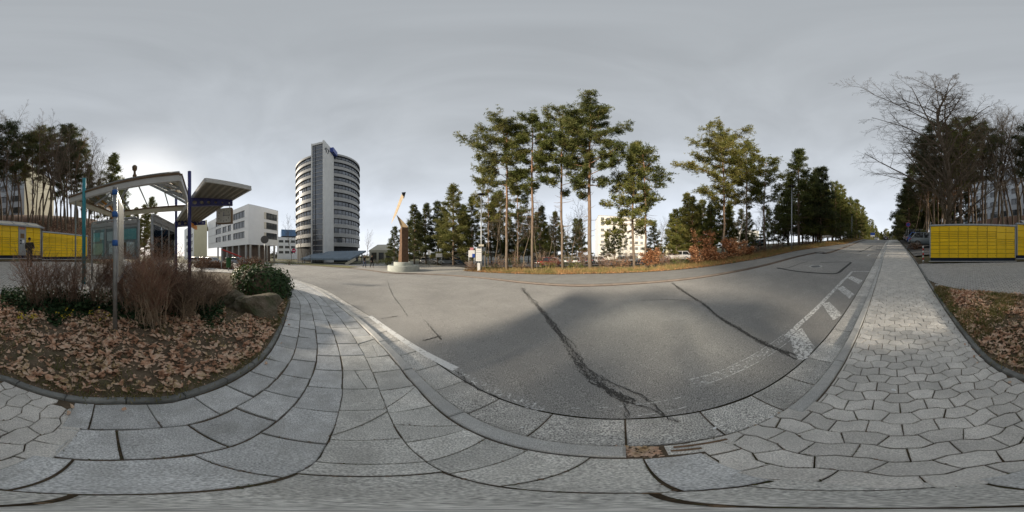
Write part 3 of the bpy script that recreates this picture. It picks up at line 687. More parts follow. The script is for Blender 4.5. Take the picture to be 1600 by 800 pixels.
# brown hedge further back, by the plaza
M['brownhedge'] = leafmat('brown_hedge', [(.06, .03, .02), (.13, .07, .045), (.2, .12, .08), (.12, .1, .05)], .8, .15, 5)
for k, (u, d, rx, h, lab) in enumerate(((318, 15, 1.7, 1.0, 'round brown hedge bush beside the plaza, nearest the purple post'), (336, 16, 1.8, .8, 'brown clipped hedge bush in the middle of the plaza edge'), (352, 15.5, 1.6, .8, 'brown hedge bush left of the green waste bin'), (385, 13, 1.8, 1.25, 'reddish brown hedge bush behind the red barrier'), (400, 12.5, 1.7, 1.25, 'reddish brown hedge bush behind the round sign pole'))):
    x, y = pol(u, d); t = thing('hedge_bush', lab, 'bush', (x, y, gz(x, y)-.1), 0, 'brown hedge bushes by the plaza'); fb = MB(); sb = MB()
    for _ in range(1500):
        a, b = rg.uniform(0, 2*pi), math.asin(rg.uniform(0, 1)); n = Vector((cos(a)*cos(b), sin(a)*cos(b), sin(b))); kk = rg.random()**.35*(1+.12*sin(a*4+k))
        fb.add(*ivy_leaf((n.x*rx*kk, n.y*rx*.6*kk, n.z*h*kk), rg.uniform(.08, .15), n, rg))
    for _ in range(26): a = rg.uniform(0, 2*pi); sb.tube([(0, 0, 0), (.5*rx*cos(a), .3*rx*sin(a), h*.6), (.95*rx*cos(a), .55*rx*sin(a), h*rg.uniform(.8, 1.2))], [.03, .015, .006], 4)
    fb.build('foliage', M['brownhedge'], t); sb.build('stems', M['twig'], t)
# ================================================================= street furniture around the plaza
M['white_metal'] = mat('white_metal', (.62, .63, .63), .45, .1, 3, spec=.5)
M['brown_trim'] = mat('brown_trim', (.19, .13, .08), .7, .25, 4)
M['grey_metal'] = mat('grey_metal', (.38, .39, .4), .5, .15, 6, metal=.15, spec=.5)
M['galv'] = mat('galvanised_steel', (.36, .38, .39), .45, .2, 9, metal=.55, spec=.5)
M['teal'] = mat('teal_paint', (.02, .26, .32), .45, .12, 4, spec=.5)
M['purple'] = mat('purple_paint', (.035, .04, .18), .45, .15, 4, spec=.5)
M['orange'] = mat('orange_paint', (.75, .28, .03), .5, .12, 4)
M['blue_clamp'] = mat('blue_clamp', (.02, .12, .42), .45, .1, 8, spec=.5)
M['cream'] = mat('cream_paint', (.6, .56, .46), .6, .12, 4)
M['black'] = mat('black_paint', (.015, .015, .017), .5, .2, 6)
M['glass'] = glassmat('clear_glass', (.86, .9, .9), .06)
M['boardglass'] = glassmat('board_glass', (.88, .93, .94), .05)
M['yellow_paint'] = mat('locker_yellow', (.95, .62, .008), .35, .07, 1.2, spec=.5, objvar=.05, stain=(.25, 1.5, (.6, .42, .03)))
M['seam_yellow'] = mat('locker_seam', (.30, .23, .04), .6, .1, 4)
M['navy'] = mat('plinth_navy', (.012, .022, .05), .6, .2, 4)
M['roofgrey'] = mat('locker_roof', (.38, .42, .46), .45, .1, 3, spec=.5)
M['paper'] = mat('paper', (.85, .86, .86), .8, .1, 6)
M['teal_paper'] = mat('teal_poster', (.22, .55, .58), .8, .35, 9, col2=(.45, .7, .7))
M['map_paper'] = mat('map_poster', (.5, .62, .52), .8, .3, 7, col2=(.7, .72, .6))
M['brown_paper'] = mat('brown_poster', (.2, .13, .07), .8, .2, 8)
M['corr'] = mat('corrugated_sheet', (.36, .34, .29), .6, .15, 2, spec=.4)
# ---------------------------------------------------------------- parcel lockers
def locker_run(a, b, zb, h, cols, label, seed, rows_sets, plinth=.22, terminal=None):
    a, b = Vector((*a, 0)), Vector((*b, 0)); ln = (b-a).length; rz = atan2((b-a).y, (b-a).x)
    # local x along the front, local y points to the back (away from the camera)
    t = thing('parcel_locker', label, 'parcel locker', (a.x, a.y, zb), rz, 'yellow parcel lockers'); D = .72; sg = 1
    f = Vector((-(b-a).y, (b-a).x)).normalized(); back = 1 if f.dot(Vector((a.x, a.y))) > 0 else -1
    z0, z1 = plinth, h-.1
    MB().box((ln/2, back*(D/2+.03), (z0+z1)/2), (ln-.02, D, z1-z0)).build('carcass', M['seam_yellow'], t)
    MB().box((ln/2, back*(D/2+.05), .04+(z0-.04)/2), (ln-.06, D, z0-.045)).build('plinth', M['navy'], t)
    MB().box((ln/2, back*(D/2+.02), .02), (ln+.1, D+.2, .04)).build('base_slab', M['kerb'], t)
    MB().box((ln/2, back*(D/2), h-.05), (ln+.05, D+.14, .095)).build('roof', M['roofgrey'], t, bevel=.015)
    for x in (.02, ln-.02): MB().box((x, back*.02, (z0+z1)/2), (.05, .1, z1-z0)).build('corner_post', M['roofgrey'], t)
    rg = random.Random(seed); cw = (ln-.1)/cols
    for c in range(cols):
        x0 = .05+c*cw
        if terminal is not None and c == terminal:
            p = MB().box((x0+cw/2, -back*.012+back*.012, (z0+z1)/2), (cw-.01, .06, z1-z0-.01)).build('terminal_panel', M['galv'], t)
            MB().box((x0+cw*.5, -back*.032, z0+1.25), (cw*.5, .012, .3)).build('screen', M['brown_paper'], p)
            MB().box((x0+cw*.3, -back*.032, z0+.95), (cw*.2, .012, .09)).build('card_reader', M['black'], p)
            MB().box((x0+cw*.62, -back*.032, z0+.9), (cw*.28, .012, .2)).build('notice', M['paper'], p)
            MB().box((x0+cw*.3, -back*.032, z0+.76), (cw*.2, .012, .08)).build('scanner', M['black'], p)
            MB().box((x0+cw*.5, -back*.032, z1-.14), (cw*.7, .012, .13)).build('notice', mat('red_notice', (.55, .22, .12), .7), p)
            continue
        R = rows_sets[0 if c < cols*.72 else 1]; z = z1
        for hh in R:
            hz = hh*(z1-z0); dr = MB().box((x0+cw/2, back*random.uniform(-.002, .002), z-hz/2), (cw-.02, .05, hz-.02)).build('locker_door', M['yellow_paint'], t, bevel=.004); z -= hz; MB().box((x0+cw-.05, -back*.027, z+hz/2), (.02, .006, .035)).build('lock', M['navy'], dr)
    return t
R1 = (.18, .055, .055, .055, .055, .11, .105, .115, .135, .135); R2 = (.20, .22, .06, .06, .06, .13, .13, .14)
R1 = tuple(q/sum(R1) for q in R1); R2 = tuple(q/sum(R2) for q in R2)
locker_run((5.27, -8.09), (.5, -9.75), 1.37, 2.2, 9, 'yellow parcel locker wall nearest the pavement and red-white bollard', 1, (R1, R2))
t = locker_run((.44, -9.77), (-2.75, -10.74), 1.52, 2.2, 6, 'yellow parcel locker with grey terminal panel, under the small glazed canopy', 2, (R2, R2), terminal=3)
locker_run((-2.86, -10.86), (-7.1, -11.95), 1.42, 2.02, 8, 'lower yellow parcel locker farthest left, behind the teal post', 3, (R1, R1))
# small glazed canopy above the terminal
t = thing('locker_canopy', 'small tilted canopy with glazed panes above the locker terminal', 'canopy', (-1.35, -10.7, 3.72), atan2(-.97, -3.2))
sl_ = Matrix.Rotation(radians(-28), 3, 'X')
for k in range(3):
    MB().box((-1.0+k*1.0, .0, .12), (.92, 1.0, .03), rot=Matrix.Rotation(radians(24), 3, 'X')).build('pane', M['cream'], t)
for k in range(4): MB().box((-1.5+k*1.0, .0, .12), (.06, 1.06, .06), rot=Matrix.Rotation(radians(24), 3, 'X')).build('rafter', M['galv'], t)
for yy, zz in ((-.5, -.1), (.5, .34)): MB().box((0, yy, zz), (3.1, .07, .07)).build('beam', M['galv'], t)
for x in (-1.4, 1.4): MB().beam((x, .5, -.2), (x, .5, .34), .06, .06, (0, 1, 0)).build('strut', M['galv'], t)
# ---------------------------------------------------------------- glass pyramid shelter
FL, FRr, BLc, BR = Vector((-2.95, -6.48, 4.2)), Vector((-4.33, -2.2, 4.2)), Vector((-6.28, -7.57, 4.2)), Vector((-7.65, -3.29, 4.2))
apex = (FL+FRr+BLc+BR)/4; apex.z = 5.45
sh = thing('glass_shelter', 'open shelter with glazed pyramid roof and coloured steel posts', 'shelter', (-5.3, -4.9, .55))
O = sh.location
def loc(v): return Vector(v)-O
def bm_(a, b, w, h, name, m, par=sh): return MB().beam(loc(a), loc(b), w, h).build(name, M[m], par)
dn = Vector((0, 0, -.10))
for a, b in ((FL, FRr), (FRr, BR), (BR, BLc), (BLc, FL)):
    ob = bm_(a, b, .12, .22, 'eaves_beam', 'white_metal' if a in (FL, FRr) else 'cream')
    q = MB().beam(loc(a)+Vector((0, 0, .15)), loc(b)+Vector((0, 0, .15)), .18, .07).build('fascia', M['brown_trim'], ob)
for c in (FL, FRr, BLc, BR): bm_(c+Vector((0, 0, .18)), apex, .08, .10, 'hip_rafter', 'grey_metal')
up = Vector((0, 0, .24))
for a, b in ((FL, FRr), (FRr, BR), (BR, BLc), (BLc, FL)):
    n = 4
    for k in range(1, n):
        e = a.lerp(b, k/n)+up; w = abs(2*k/n-1); top = apex.lerp((a if k < n/2 else b)+up, w) if w else apex
        bm_(e, top, .045, .06, 'glazing_bar', 'grey_metal')
    ls = [a+up, a.lerp(b, .25)+up, a.lerp(b, .5)+up, a.lerp(b, .75)+up, b+up]; tp = [a+up, apex.lerp(a+up, .5), apex, apex.lerp(b+up, .5), b+up]
    for k in range(4):
        P = [ls[k], ls[k+1], tp[k+1], tp[k]]; P = [loc(p)+Vector((0, 0, .05)) for i, p in enumerate(P) if i == 0 or (p-P[i-1]).length > .01]
        if (P[0]-P[-1]).length < .01: P = P[:-1]
        mobj('glass_pane', P, [tuple(range(len(P)))], M['glass'], sh)
ri = MB(); ri.beam(loc(apex+Vector((.35, -.95, .0))), loc(apex+Vector((-.35, .95, .0))), .1, .05); ri.build('ridge_cap', M['galv'], sh)
def post(p, top, r, m, name='post', lean=(0, 0)):
    x, y = p; z = gz(x, y); return MB().tube([loc((x, y, z-.1)), loc((x+lean[0], y+lean[1], top))], r, 14).build(name, M[m], sh, True)
post((-3.16, -5.6), 5.02, .075, 'teal', lean=(-.02, .0)); post((-5.41, -2.34), 5.06, .068, 'purple'); post((-6.2, -7.45), 5.0, .075, 'orange')
MB().box(loc((-3.05, -6.1, 2.4)), (.05, .05, 3.5)).build('downpipe', M['galv'], sh)
MB().lathe([(.0, 0), (.09, .02), (.1, .1), (.06, .2), (.05, .35), (.11, .45), (.12, .62), (.07, .7), (.0, .72)], 12, loc(apex+Vector((0, 0, .02)))).build('finial', M['brown_trim'], sh, True)
# notice boards
def board(a, b, zt, h, label, papers, double=True):
    a, b = Vector((*a, 0)), Vector((*b, 0)); ln = (b-a).length; rz = atan2((b-a).y, (b-a).x); z = gz(*((a+b)/2)[:2])
    t = thing('notice_board', label, 'notice board', (a.x, a.y, z), rz, 'glazed notice boards under the shelter'); zt -= z
    for x in (0, ln): MB().tube([(x, 0, -.1), (x, 0, zt-.1)], .045, 10).build('leg', M['grey_metal'], t, True)
    MB().tube([(0, 0, zt-.12), (.03, 0, zt-.03), (.12, 0, zt), (ln-.12, 0, zt), (ln-.03, 0, zt-.03), (ln, 0, zt-.12)], .05, 10).build('top_rail', M['grey_metal'], t, True)
    MB().box((ln/2, 0, zt-h), (ln, .08, .06)).build('bottom_rail', M['grey_metal'], t)
    MB().box((ln/2, 0, zt-h/2-.06), (ln-.08, .02, h-.14)).build('back_panel', M['grey_metal'], t)
    for k in (1, 2): MB().box((ln*k/3, 0, zt-h/2), (.05, .09, h-.06)).build('mullion', M['grey_metal'], t)
    MB().box((ln/2, 0, zt-.16), (ln-.08, .1, .16)).build('header', M['grey_metal'], t)
    for s in (-1, 1):
        for x, zz, w, hh, m in papers: MB().box((x*ln, s*.016, zt-zz*h), (w*ln, .006, hh*h)).build('poster', M[m], t)
        for k in range(3): MB().box((ln*(k+.5)/3, s*.045, zt-h*.58), (ln/3-.06, .006, h*.72)).build('pane', M['boardglass'], t)
    return t
pp = [(.12, .42, .16, .24, 'teal_paper'), (.25, .4, .08, .2, 'paper'), (.16, .75, .24, .3, 'map_paper'), (.43, .42, .13, .24, 'paper'), (.55, .4, .08, .2, 'brown_paper'), (.45, .75, .08, .28, 'paper'), (.57, .75, .1, .28, 'map_paper'), (.83, .4, .26, .26, 'teal_paper'), (.72, .75, .07, .3, 'brown_paper'), (.85, .75, .15, .3, 'paper')]
board((-3.8, -6.0), (-4.5, -3.95), 3.15, 1.55, 'glazed notice board with teal posters and papers, facing the road', pp)
pq = [(.17, .5, .28, .6, 'paper'), (.5, .5, .28, .6, 'paper'), (.83, .4, .24, .3, 'paper'), (.83, .75, .24, .25, 'teal_paper')]
board((-4.45, -3.3), (-6.65, -3.65), 3.15, 1.6, 'narrow-looking notice board turned end-on, behind the tallest bare shrub', pq)
# ---------------------------------------------------------------- wing roof with perforated purple beams, and the clock
wr = thing('platform_roof', 'tilted corrugated wing roof carried by purple posts and perforated beams', 'roof', (-6.4, -2.4, .6)); O = wr.location
Ac, Bc, Cc, Dc = Vector((-4.6, -1.48, 4.1)), Vector((-5.5, -.17, 4.1)), Vector((-8.5, -3.4, 3.45)), Vector((-8.5, -4.75, 3.45))
n = 28; Vv = []; Ff = []
for k in range(n+1):
    z = .035 if (k//2) % 2 else -.035; w = k/n
    for q in (Ac.lerp(Bc, w), Dc.lerp(Cc, w)): Vv += [loc(q+Vector((0, 0, z))), loc(q+Vector((0, 0, z+.012)))]
for k in range(n):
    a = k*4; b = a+4; Ff += [(a, a+2, b+2, b), (a+1, b+1, b+3, a+3)]
mobj('corrugated_sheet', Vv, Ff, M['corr'], wr)
for a, b in ((Ac, Bc), (Bc, Cc), (Cc, Dc), (Dc, Ac)): MB().beam(loc(a+Vector((0, 0, .03))), loc(b+Vector((0, 0, .03))), .05, .15).build('edge_trim', M['white_metal'], wr)
def perf_beam(a, b, h0, h1, holes, name='perforated_beam'):
    """tapering web with round holes"""
    a, b = Vector(a), Vector(b); ln = (b-a).length; d = (b-a).normalized(); nn = Vector((-d.y, d.x, 0))
    bm = bmesh.new(); th = .03
    # strips between hole squares, hole squares as ring of quads
    P = []
    xs = [0]; hs = []
    for k in range(holes):
        c = ln*(.12+.8*k/(holes-1)); r = (.085-.055*k/(holes-1)); hs.append((c, r))
    V = []; F = []
    def hh(x): return h0+(h1-h0)*x/ln
    prev = 0
    for c, r in hs:
        e = r+.035; x0, x1 = c-e, c+e
        V0 = len(V); V += [(prev, 0), (x0, 0), (x0, -hh(x0)), (prev, -hh(prev))]; F.append((V0, V0+1, V0+2, V0+3)); prev = x1
        m = -hh(c)/2; n = 16; V0 = len(V)
        for q in range(n):
            t_ = 2*pi*q/n+pi/n; V.append((c+r*cos(t_), m+r*sin(t_)))
        for q in range(n):
            t_ = 2*pi*q/n+pi/n; cx, cz = cos(t_), sin(t_); k = 1/max(abs(cx), abs(cz)); px = c+e*cx*k; zt_ = 0 if cz > 0 else -hh(px); pz = m+cz*k*(abs(zt_-m)); V.append((px, pz))
        for q in range(n): F.append((V0+q, V0+n+q, V0+n+(q+1) % n, V0+(q+1) % n))
    V0 = len(V); V += [(prev, 0), (ln, 0), (ln, -hh(ln)), (prev, -hh(prev))]; F.append((V0, V0+1, V0+2, V0+3))
    Vo = [loc(a+d*x+Vector((0, 0, z))+nn*s) for s in (-th, th) for x, z in V]; k = len(V)
    Fo = F+[tuple(i+k for i in f[::-1]) for f in F]
    o = mobj(name, Vo, Fo, M['purple'], wr)
    MB().beam(loc(a), loc(b), .12, .025).build('flange', M['purple'], o)
    MB().beam(loc(a+Vector((0, 0, -h0))), loc(b+Vector((0, 0, -h1))), .12, .025).build('flange', M['purple'], o)
    return o
perf_beam((-5.40, -2.34, 3.86), (-6.05, -.88, 3.86), .32, .2, 6)
perf_beam((-7.64, -4.08, 3.58), (-8.25, -2.65, 3.58), .28, .18, 5)
for x, y, top in ((-7.64, -4.08, 5.02),):
    z = gz(x, y); MB().tube([loc((x, y, z-.1)), loc((x, y, top))], .07, 14).build('post', M['purple'], wr, True)
MB().beam(loc((-7.5, -3.2, 3.3)), loc((-8.6, -3.3, 3.3)), .1, .2).build('back_beam', M['orange'], wr)
t = thing('station_clock', 'square white clock hanging under the perforated purple beam', 'clock', (-5.9, -1.18, 3.22), 0)
# face the camera bearing, turned a little so that the left side of the case shows
fx, fy = -t.location.x, -t.location.y; fa = atan2(fy, fx)-radians(20)
t.rotation_euler = (0, 0, fa+pi/2)        # local -Y faces out
MB().box((0, .09, 0), (.6, .2, .6)).build('case', M['brown_paper'], t, bevel=.01)
fc = MB().box((0, -.016, 0), (.55, .01, .55)).build('clock_face', mat('clock_face', (.62, .61, .57), .6), t)
def text(s, size, m, parent, loc_, rot, name='numeral', ext=.002):
    c = bpy.data.curves.new(name, 'FONT'); c.body = s; c.size = size; c.extrude = ext; c.align_x = 'CENTER'; c.align_y = 'CENTER'; c.resolution_u = 3
    o = bpy.data.objects.new(name, c); COL.objects.link(o); dg = bpy.context.evaluated_depsgraph_get(); me = bpy.data.meshes.new_from_object(o.evaluated_get(dg)); bpy.data.objects.remove(o); me.materials.clear(); me.materials.append(m)
    o = bpy.data.objects.new(name, me); link(o, parent); o.location = loc_; o.rotation_euler = rot; return o
for k in range(1, 13):
    a = 2*pi*k/12; text(str(k), .085, M['black'], t, (.215*sin(a), -.025, .215*cos(a)), (pi/2, 0, 0))
MB().beam((0, -.03, -.03), (.015, -.03, .15), .01, .025, (0, 1, 0)).build('hour_hand', M['purple'], t)
MB().beam((-.03, -.034, 0), (.21, -.034, -.005), .01, .014, (0, 1, 0)).build('minute_hand', M['black'], t)
for x in (-.2, .2): MB().tube([(x, .09, .3), (x, .09, .52)], .014, 8).build('hanger', M['grey_metal'], t, True)
# ---------------------------------------------------------------- map board on two posts with blue clamps
pa, pb = Vector((-1.79, -2.10, 0)), Vector((-2.66, -2.86, 0)); t = thing('map_board', 'white map board seen edge-on between two grey posts with blue clamps', 'sign', (pa.x, pa.y, gz(pa.x, pa.y)), atan2((pb-pa).y, (pb-pa).x)); ln = (pb-pa).length; z0 = gz(pa.x, pa.y)
for x, zz in ((0, 0), (ln, gz(pb.x, pb.y)-z0)):
    p = MB().tube([(x, 0, zz-.1), (x, 0, 2.93-z0)], .038, 14).build('post', M['galv'], t, True)
    MB().lathe([(0, .012), (.036, .01), (.042, 0), (.042, -.02)], 14, (x, 0, 2.93-z0)).build('cap', M['grey_metal'], p, True)
    for q in (2.83, 2.42, 1.92): MB().lathe([(.040, -.05), (.05, -.045), (.05, .045), (.04, .05)], 14, (x, 0, q-z0)).build('clamp', M['blue_clamp'], p, True)
MB().box((ln/2, -.03, 2.05-z0), (ln-.12, .03, 1.62)).build('board', M['white_metal'], t)
for s in (-1, 1): MB().box((ln/2, -.03+s*.02, 2.05-z0), (ln-.2, .004, 1.45)).build('map_sheet', mat('map_sheet', (.66, .62, .52), .7, .15, 8), t)
# ---------------------------------------------------------------- bollard, signs
t = thing('bollard', 'red and white striped bollard beside the yellow lockers', 'bollard', gp(1442.5, 410)); M['red'] = mat('red_paint', (.5, .03, .025), .5, .1, 5); M['white_paint'] = mat('white_paint', (.75, .75, .73), .5, .08, 5)
nb = 7; bh = 1.02
for k in range(nb):
    MB().tube([(0, 0, bh*k/nb), (0, 0, bh*(k+1)/nb)], .045, 12).build('band', M['white_paint' if k % 2 == 0 else 'red'], t, True)
MB().lathe([(.05, -.1), (.05, 0)], 12).build('foot', M['galv'], t)
def round_sign(u, d, vc, r, label, face, ring=None, bar=None, name='round_sign', bare_back=False, hpx=None):
    x, y = pol(u, d); z = gz(x, y); t = thing(name, label, 'sign', (x, y, z), -az(u)); zc = H+d*tan(el(vc))-z
    MB().tube([(0, 0, -.1), (0, 0, zc+r)], .03, 10).build('post', M['galv'], t, True)
    def disc(rad, yy, m, nm, rin=0): 
        b = MB(); n = 28; V = [(rad*cos(2*pi*k/n), yy, zc+rad*sin(2*pi*k/n)) for k in range(n)]
        if rin: V2 = [(rin*cos(2*pi*k/n), yy, zc+rin*sin(2*pi*k/n)) for k in range(n)]; b.add(V+V2, [(k, (k+1) % n, n+(k+1) % n, n+k) for k in range(n)])
        else: V2 = [(p[0], yy+.008, p[2]) for p in V]; b.add(V+V2, [tuple(range(n)), tuple(range(2*n-1, n-1, -1))]+[(k, n+k, n+(k+1) % n, (k+1) % n) for k in range(n)])
        return b.build(nm, m, t)
    disc(r, -.05, face, 'disc')
    if ring: disc(r, -.053, ring, 'ring', r*.82)
    if bar: MB().beam((-r*.6, -.056, zc+r*.6), (r*.6, -.056, zc-r*.6), .003, r*.2, (0, 1, 0)).build('bar', ring, t)
    if name == 'stop_bar_sign': MB().box((0, -.056, zc), (r*1.3, .004, r*.3)).build('bar', M['white_paint'], t)
    return t
M['sign_blue'] = mat('sign_blue', (.03, .08, .35), .4, .05); M['sign_back'] = mat('sign_back', (.12, .12, .12), .6, .1); M['sign_red'] = mat('sign_red', (.45, .015, .08), .4, .05)
round_sign(1419, 21, 351, .3, 'round blue no-parking sign with red ring beside the parked cars', M['sign_blue'], M['sign_red'], True)
round_sign(413.5, 14, 374.5, .34, 'dark back of a round sign on a pole behind the ivy mound', M['sign_back'])
round_sign(459, 34, 391.5, .42, 'round red no-entry sign in front of the tower lawn', M['sign_red'], name='stop_bar_sign')
# striped barrier and green bin at the plaza edge
a, b = pt(346, 389.5, 14), pt(377, 401.5, 12.6)
t = thing('barrier_arm', 'sloping red barrier rail behind the plaza edge', 'barrier', (a.x, a.y, gz(a.x, a.y))); O = t.location
MB().beam(loc(a), loc(b), .07, .09).build('rail', M['red'], t); 
for p in (a, b): MB().tube([loc((p.x, p.y, gz(p.x, p.y)-.1)), loc(p)], .035, 8).build('post', M['galv'], t)
x, y = pol(357, 12.2); M['green_paint'] = mat('green_paint', (.025, .11, .04), .5, .15, 5)
t = thing('waste_bin', 'green waste bin on a post at the end of the plaza', 'bin', (x, y, gz(x, y)), -az(357)); MB().lathe([(.0, .25), (.17, .26), (.2, .95), (.21, 1.0), (.19, 1.0), (.17, .9), (.0, .9)], 16).build('bin_body', M['green_paint'], t, True); MB().tube([(0, .2, -.1), (0, .2, 1.1)], .03, 8).build('post', M['galv'], t); MB().lathe([(.215, .9), (.225, .92), (.225, .96), (.215, .98)], 16).build('rim', M['green_paint'], t)
# ---------------------------------------------------------------- street lamps
def lamp(u, d, vb, vt, label, head=.45):
    x, y = pol(u, d); z = gz(x, y); h = H+d*tan(el(vt))-z
    t = thing('street_lamp', label, 'street lamp', (x, y, z-.05), -az(u), 'street lamps along the far side'); p = MB().tube([(0, 0, 0), (0, 0, h*.35), (0, 0, h)], [.075, .065, .05], 12).build('pole', M['galv'], t, True)
    MB().lathe([(0, h+.12), (head*.5, h+.08), (head, h-.0), (head*.9, h-.03), (.06, h-.1), (.05, h-.16)], 20).build('lamp_head', M['black'], t, True)
    MB().lathe([(0, h-.07), (head*.7, h-.05), (head*.75, h-.03)], 20).build('diffuser', M['white_metal'], t, True)
    MB().box((0, -.07, .9), (.1, .02, .35)).build('access_door', M['galv'], p); return t
lamp(752, 18.0, 420, 303, 'tall grey street lamp beside the white information board')
lamp(1237, 18.7, 391, 290, 'tall grey street lamp in front of the dark pines uphill')
lamp(1331, 38, 378, 335, 'smaller-looking street lamp far up the road')
for u, d, vt, lab in ((703, 34, 380, 'short pale lamp post among the young pines'), (1086, 32, 340, 'thin lamp pole behind the orange-leaved saplings')):
    lamp(u, d, 410, vt, lab, .25)
# ---------------------------------------------------------------- boards at the junction
def sign_board(u, d, v0, v1, w, label, m, legs=2, extra=None, name='sign_board'):
    x, y = pol(u, d); z = gz(x, y); t = thing(name, label, 'sign', (x, y, z), -az(u)); a, b = H+d*tan(el(v0))-z, H+d*tan(el(v1))-z
    MB().box((0, -.05, (a+b)/2), (w, .06, a-b)).build('panel', m, t, bevel=.008)
    for k in range(legs):
        xx = 0 if legs == 1 else (-w/2+.06+(w-.12)*k/(legs-1)); MB().tube([(xx, 0, -.1), (xx, 0, a)], .035, 8).build('leg', M['galv'], t, True)
    if extra: extra(t, a, b, w)
    return t
M['rule'] = mat('grey_print', (.35, .37, .38), .7)
def rules(n):
    def f(t, a, b, w):
        for k in range(n): zz = a-(a-b)*(k+1)/(n+1); MB().box((0, -.083, zz), (w*.8, .004, (a-b)*.025)).build('printed_line', M['rule'], t)
    return f
def infox(t, a, b, w):
    MB().box((0, -.086, a-(a-b)*.32), (w*.98, .01, .05)).build('divider', M['rule'], t); rules(5)(t, a, b-.0, w)
t = sign_board(748, 17.6, 388.5, 408, .62, 'white information board beside the tall street lamp', M['white_paint'], 1, infox); MB().box((.0, 0, .45), (.3, .12, .95)).build('pedestal', M['white_paint'], t)
def redblue(t, a, b, w):
    MB().box((w*.28, -.083, b+.2), (w*.4, .008, .42)).build('blue_panel', M['sign_blue'], t); MB().box((0, -.05, a+.16), (w*.55, .04, .3)).build('top_plate', mat('pink_plate', (.55, .25, .27), .6), t)
sign_board(737, 19, 391, 402, .75, 'white junction sign with blue corner and pink top plate', M['white_paint'], 2, redblue)
sign_board(752, 17.95, 382, 385, .55, 'small cream street-name plate on the lamp pole', M['cream'], 1, None, 'street_name_plate')
sign_board(670.5, 26, 391, 398, .5, 'small white sign on a post left of the young pines', M['white_paint'], 1, rules(2))
sign_board(686, 28, 396, 402, 1.1, 'low grey sign in the grass behind the forecourt', M['rule'], 2)
sign_board(1293, 27, 367.5, 371.5, 1.5, 'low white direction board beside the far pavement uphill', M['white_paint'], 3)
sign_board(1321, 30, 362, 370.5, .42, 'narrow white sign on the far verge uphill', M['white_paint'], 1)
sign_board(1343, 42, 360.5, 364, .6, 'small pale sign far up the road', M['white_paint'], 1)
sign_board(1363.5, 60, 363.5, 369.5, 1.6, 'blue and white sign far up the road', M['sign_blue'], 2, lambda t, a, b, w: MB().box((0, -.085, b+(a-b)*.15), (w, .02, (a-b)*.3)).build('white_strip', M['white_paint'], t))
# ---------------------------------------------------------------- sculpture on its round base
M['plinth'] = mat('painted_concrete', (.42, .44, .40), .8, .12, 3, bump=.1, bscale=50)
M['rust'] = mat('weathered_red', (.11, .05, .036), .8, .35, 3, col2=(.17, .085, .055), bump=.3, bscale=30, coord='obj')
M['tan'] = mat('weathered_tan', (.15, .09, .055), .8, .3, 4, bump=.3, bscale=20, coord='obj')
M['steel'] = mat('brushed_steel', (.36, .27, .16), .5, .2, 3, metal=.1, spec=.5)
M['steel_dark'] = mat('dark_steel', (.05, .05, .05), .5, .2, 3, metal=.5)
D_ = 17.5; x, y = pol(630.5, D_+1.7); zb = gz(x, y)
t = thing('sculpture', 'slender sculpture of a red-brown column and twisted steel blades on a round two-step base', 'sculpture', (x, y, zb-.05), -az(630.5)); dS = hypot(x, y)
def sp(u, v, dy=0): return Vector((dS*tan(az(u)-az(630.5)), dy, H+dS/cos(az(u)-az(630.5))*tan(el(v))-zb+.05))
r1 = dS*sin(radians(25*.225)); MB().lathe([(r1, -.2), (r1, .62), (r1-.05, .68), (r1-.25, .68), (r1-.3, .6), (0, .6)], 56).build('lower_base', M['plinth'], t, True)
r2 = r1*.62; MB().lathe([(r2, .5), (r2, 1.02), (r2-.04, 1.06), (r2-.2, 1.06), (r2-.22, 1.0), (0, 1.0)], 48).build('upper_base', M['plinth'], t, True)
zt = sp(632, 356).z; w = .8
V = []; F = []; rowsn = 12
for k in range(rowsn+1):
    q = k/rowsn; z = .95+(zt-.95)*q; rr = .62-.10*q+.03*sin(q*9); tw = radians(28-12*q); cx = -.02+.1*q
    for j in range(4): a = tw+pi/2*j+pi/4; V.append((cx+rr*cos(a), rr*sin(a), z))
side = []
for k in range(rowsn):
    for j in range(4): F.append((k*4+j, k*4+(j+1) % 4, k*4+4+(j+1) % 4, k*4+4+j)); side.append(0 if j in (3, 0) else 1)
F.append((rowsn*4, rowsn*4+1, rowsn*4+2, rowsn*4+3)); side.append(0)
mobj('column', V, F, None, t, mats=[M['rust'], M['tan']], midx=side)
for k in range(1, 34):
    z = .95+(zt-.95)*k/34; q = k/34; rr = .625-.10*q; a = radians(28-12*q); cx = -.02+.1*q
    pts_ = [Vector((cx+rr*cos(a+pi/2*j+pi/4), rr*sin(a+pi/2*j+pi/4), z)) for j in range(4)]
    MB().beam(pts_[3], pts_[0], .02, .02).build('course', M['rust'], t); 
tip = sp(619.5, 336); c1, c2, c3 = sp(627, 357, .2), sp(637.5, 355, -.4), sp(632, 357, .45)
MB().hull([tip+Vector((0, 0, 0)), tip+Vector((.05, .03, 0)), c1, c2, c3, c1+Vector((.1, .1, -.1)), c2+Vector((-.1, .1, -.08))]).build('lower_blade', M['steel'], t)
a, b, c, e = sp(611, 350), sp(627.5, 302), sp(634, 300.5), sp(618.5, 335)
MB().hull([a, e+Vector((-.25, .22, -.05)), e+Vector((.12, -.2, 0)), b+Vector((0, .25, 0)), sp(629.5, 309)+Vector((.1, -.3, 0)), b+Vector((.05, .28, 0))]).build('upper_blade', M['steel'], t)
MB().hull([b+Vector((0, -.26, .01)), b+Vector((.02, .02, .03)), c+Vector((0, -.1, 0)), c+Vector((0, .15, 0)), sp(629.5, 310)+Vector((.12, .18, -.03)), sp(630.5, 309)+Vector((.1, -.1, 0))]).build('blade_end', M['steel_dark'], t)
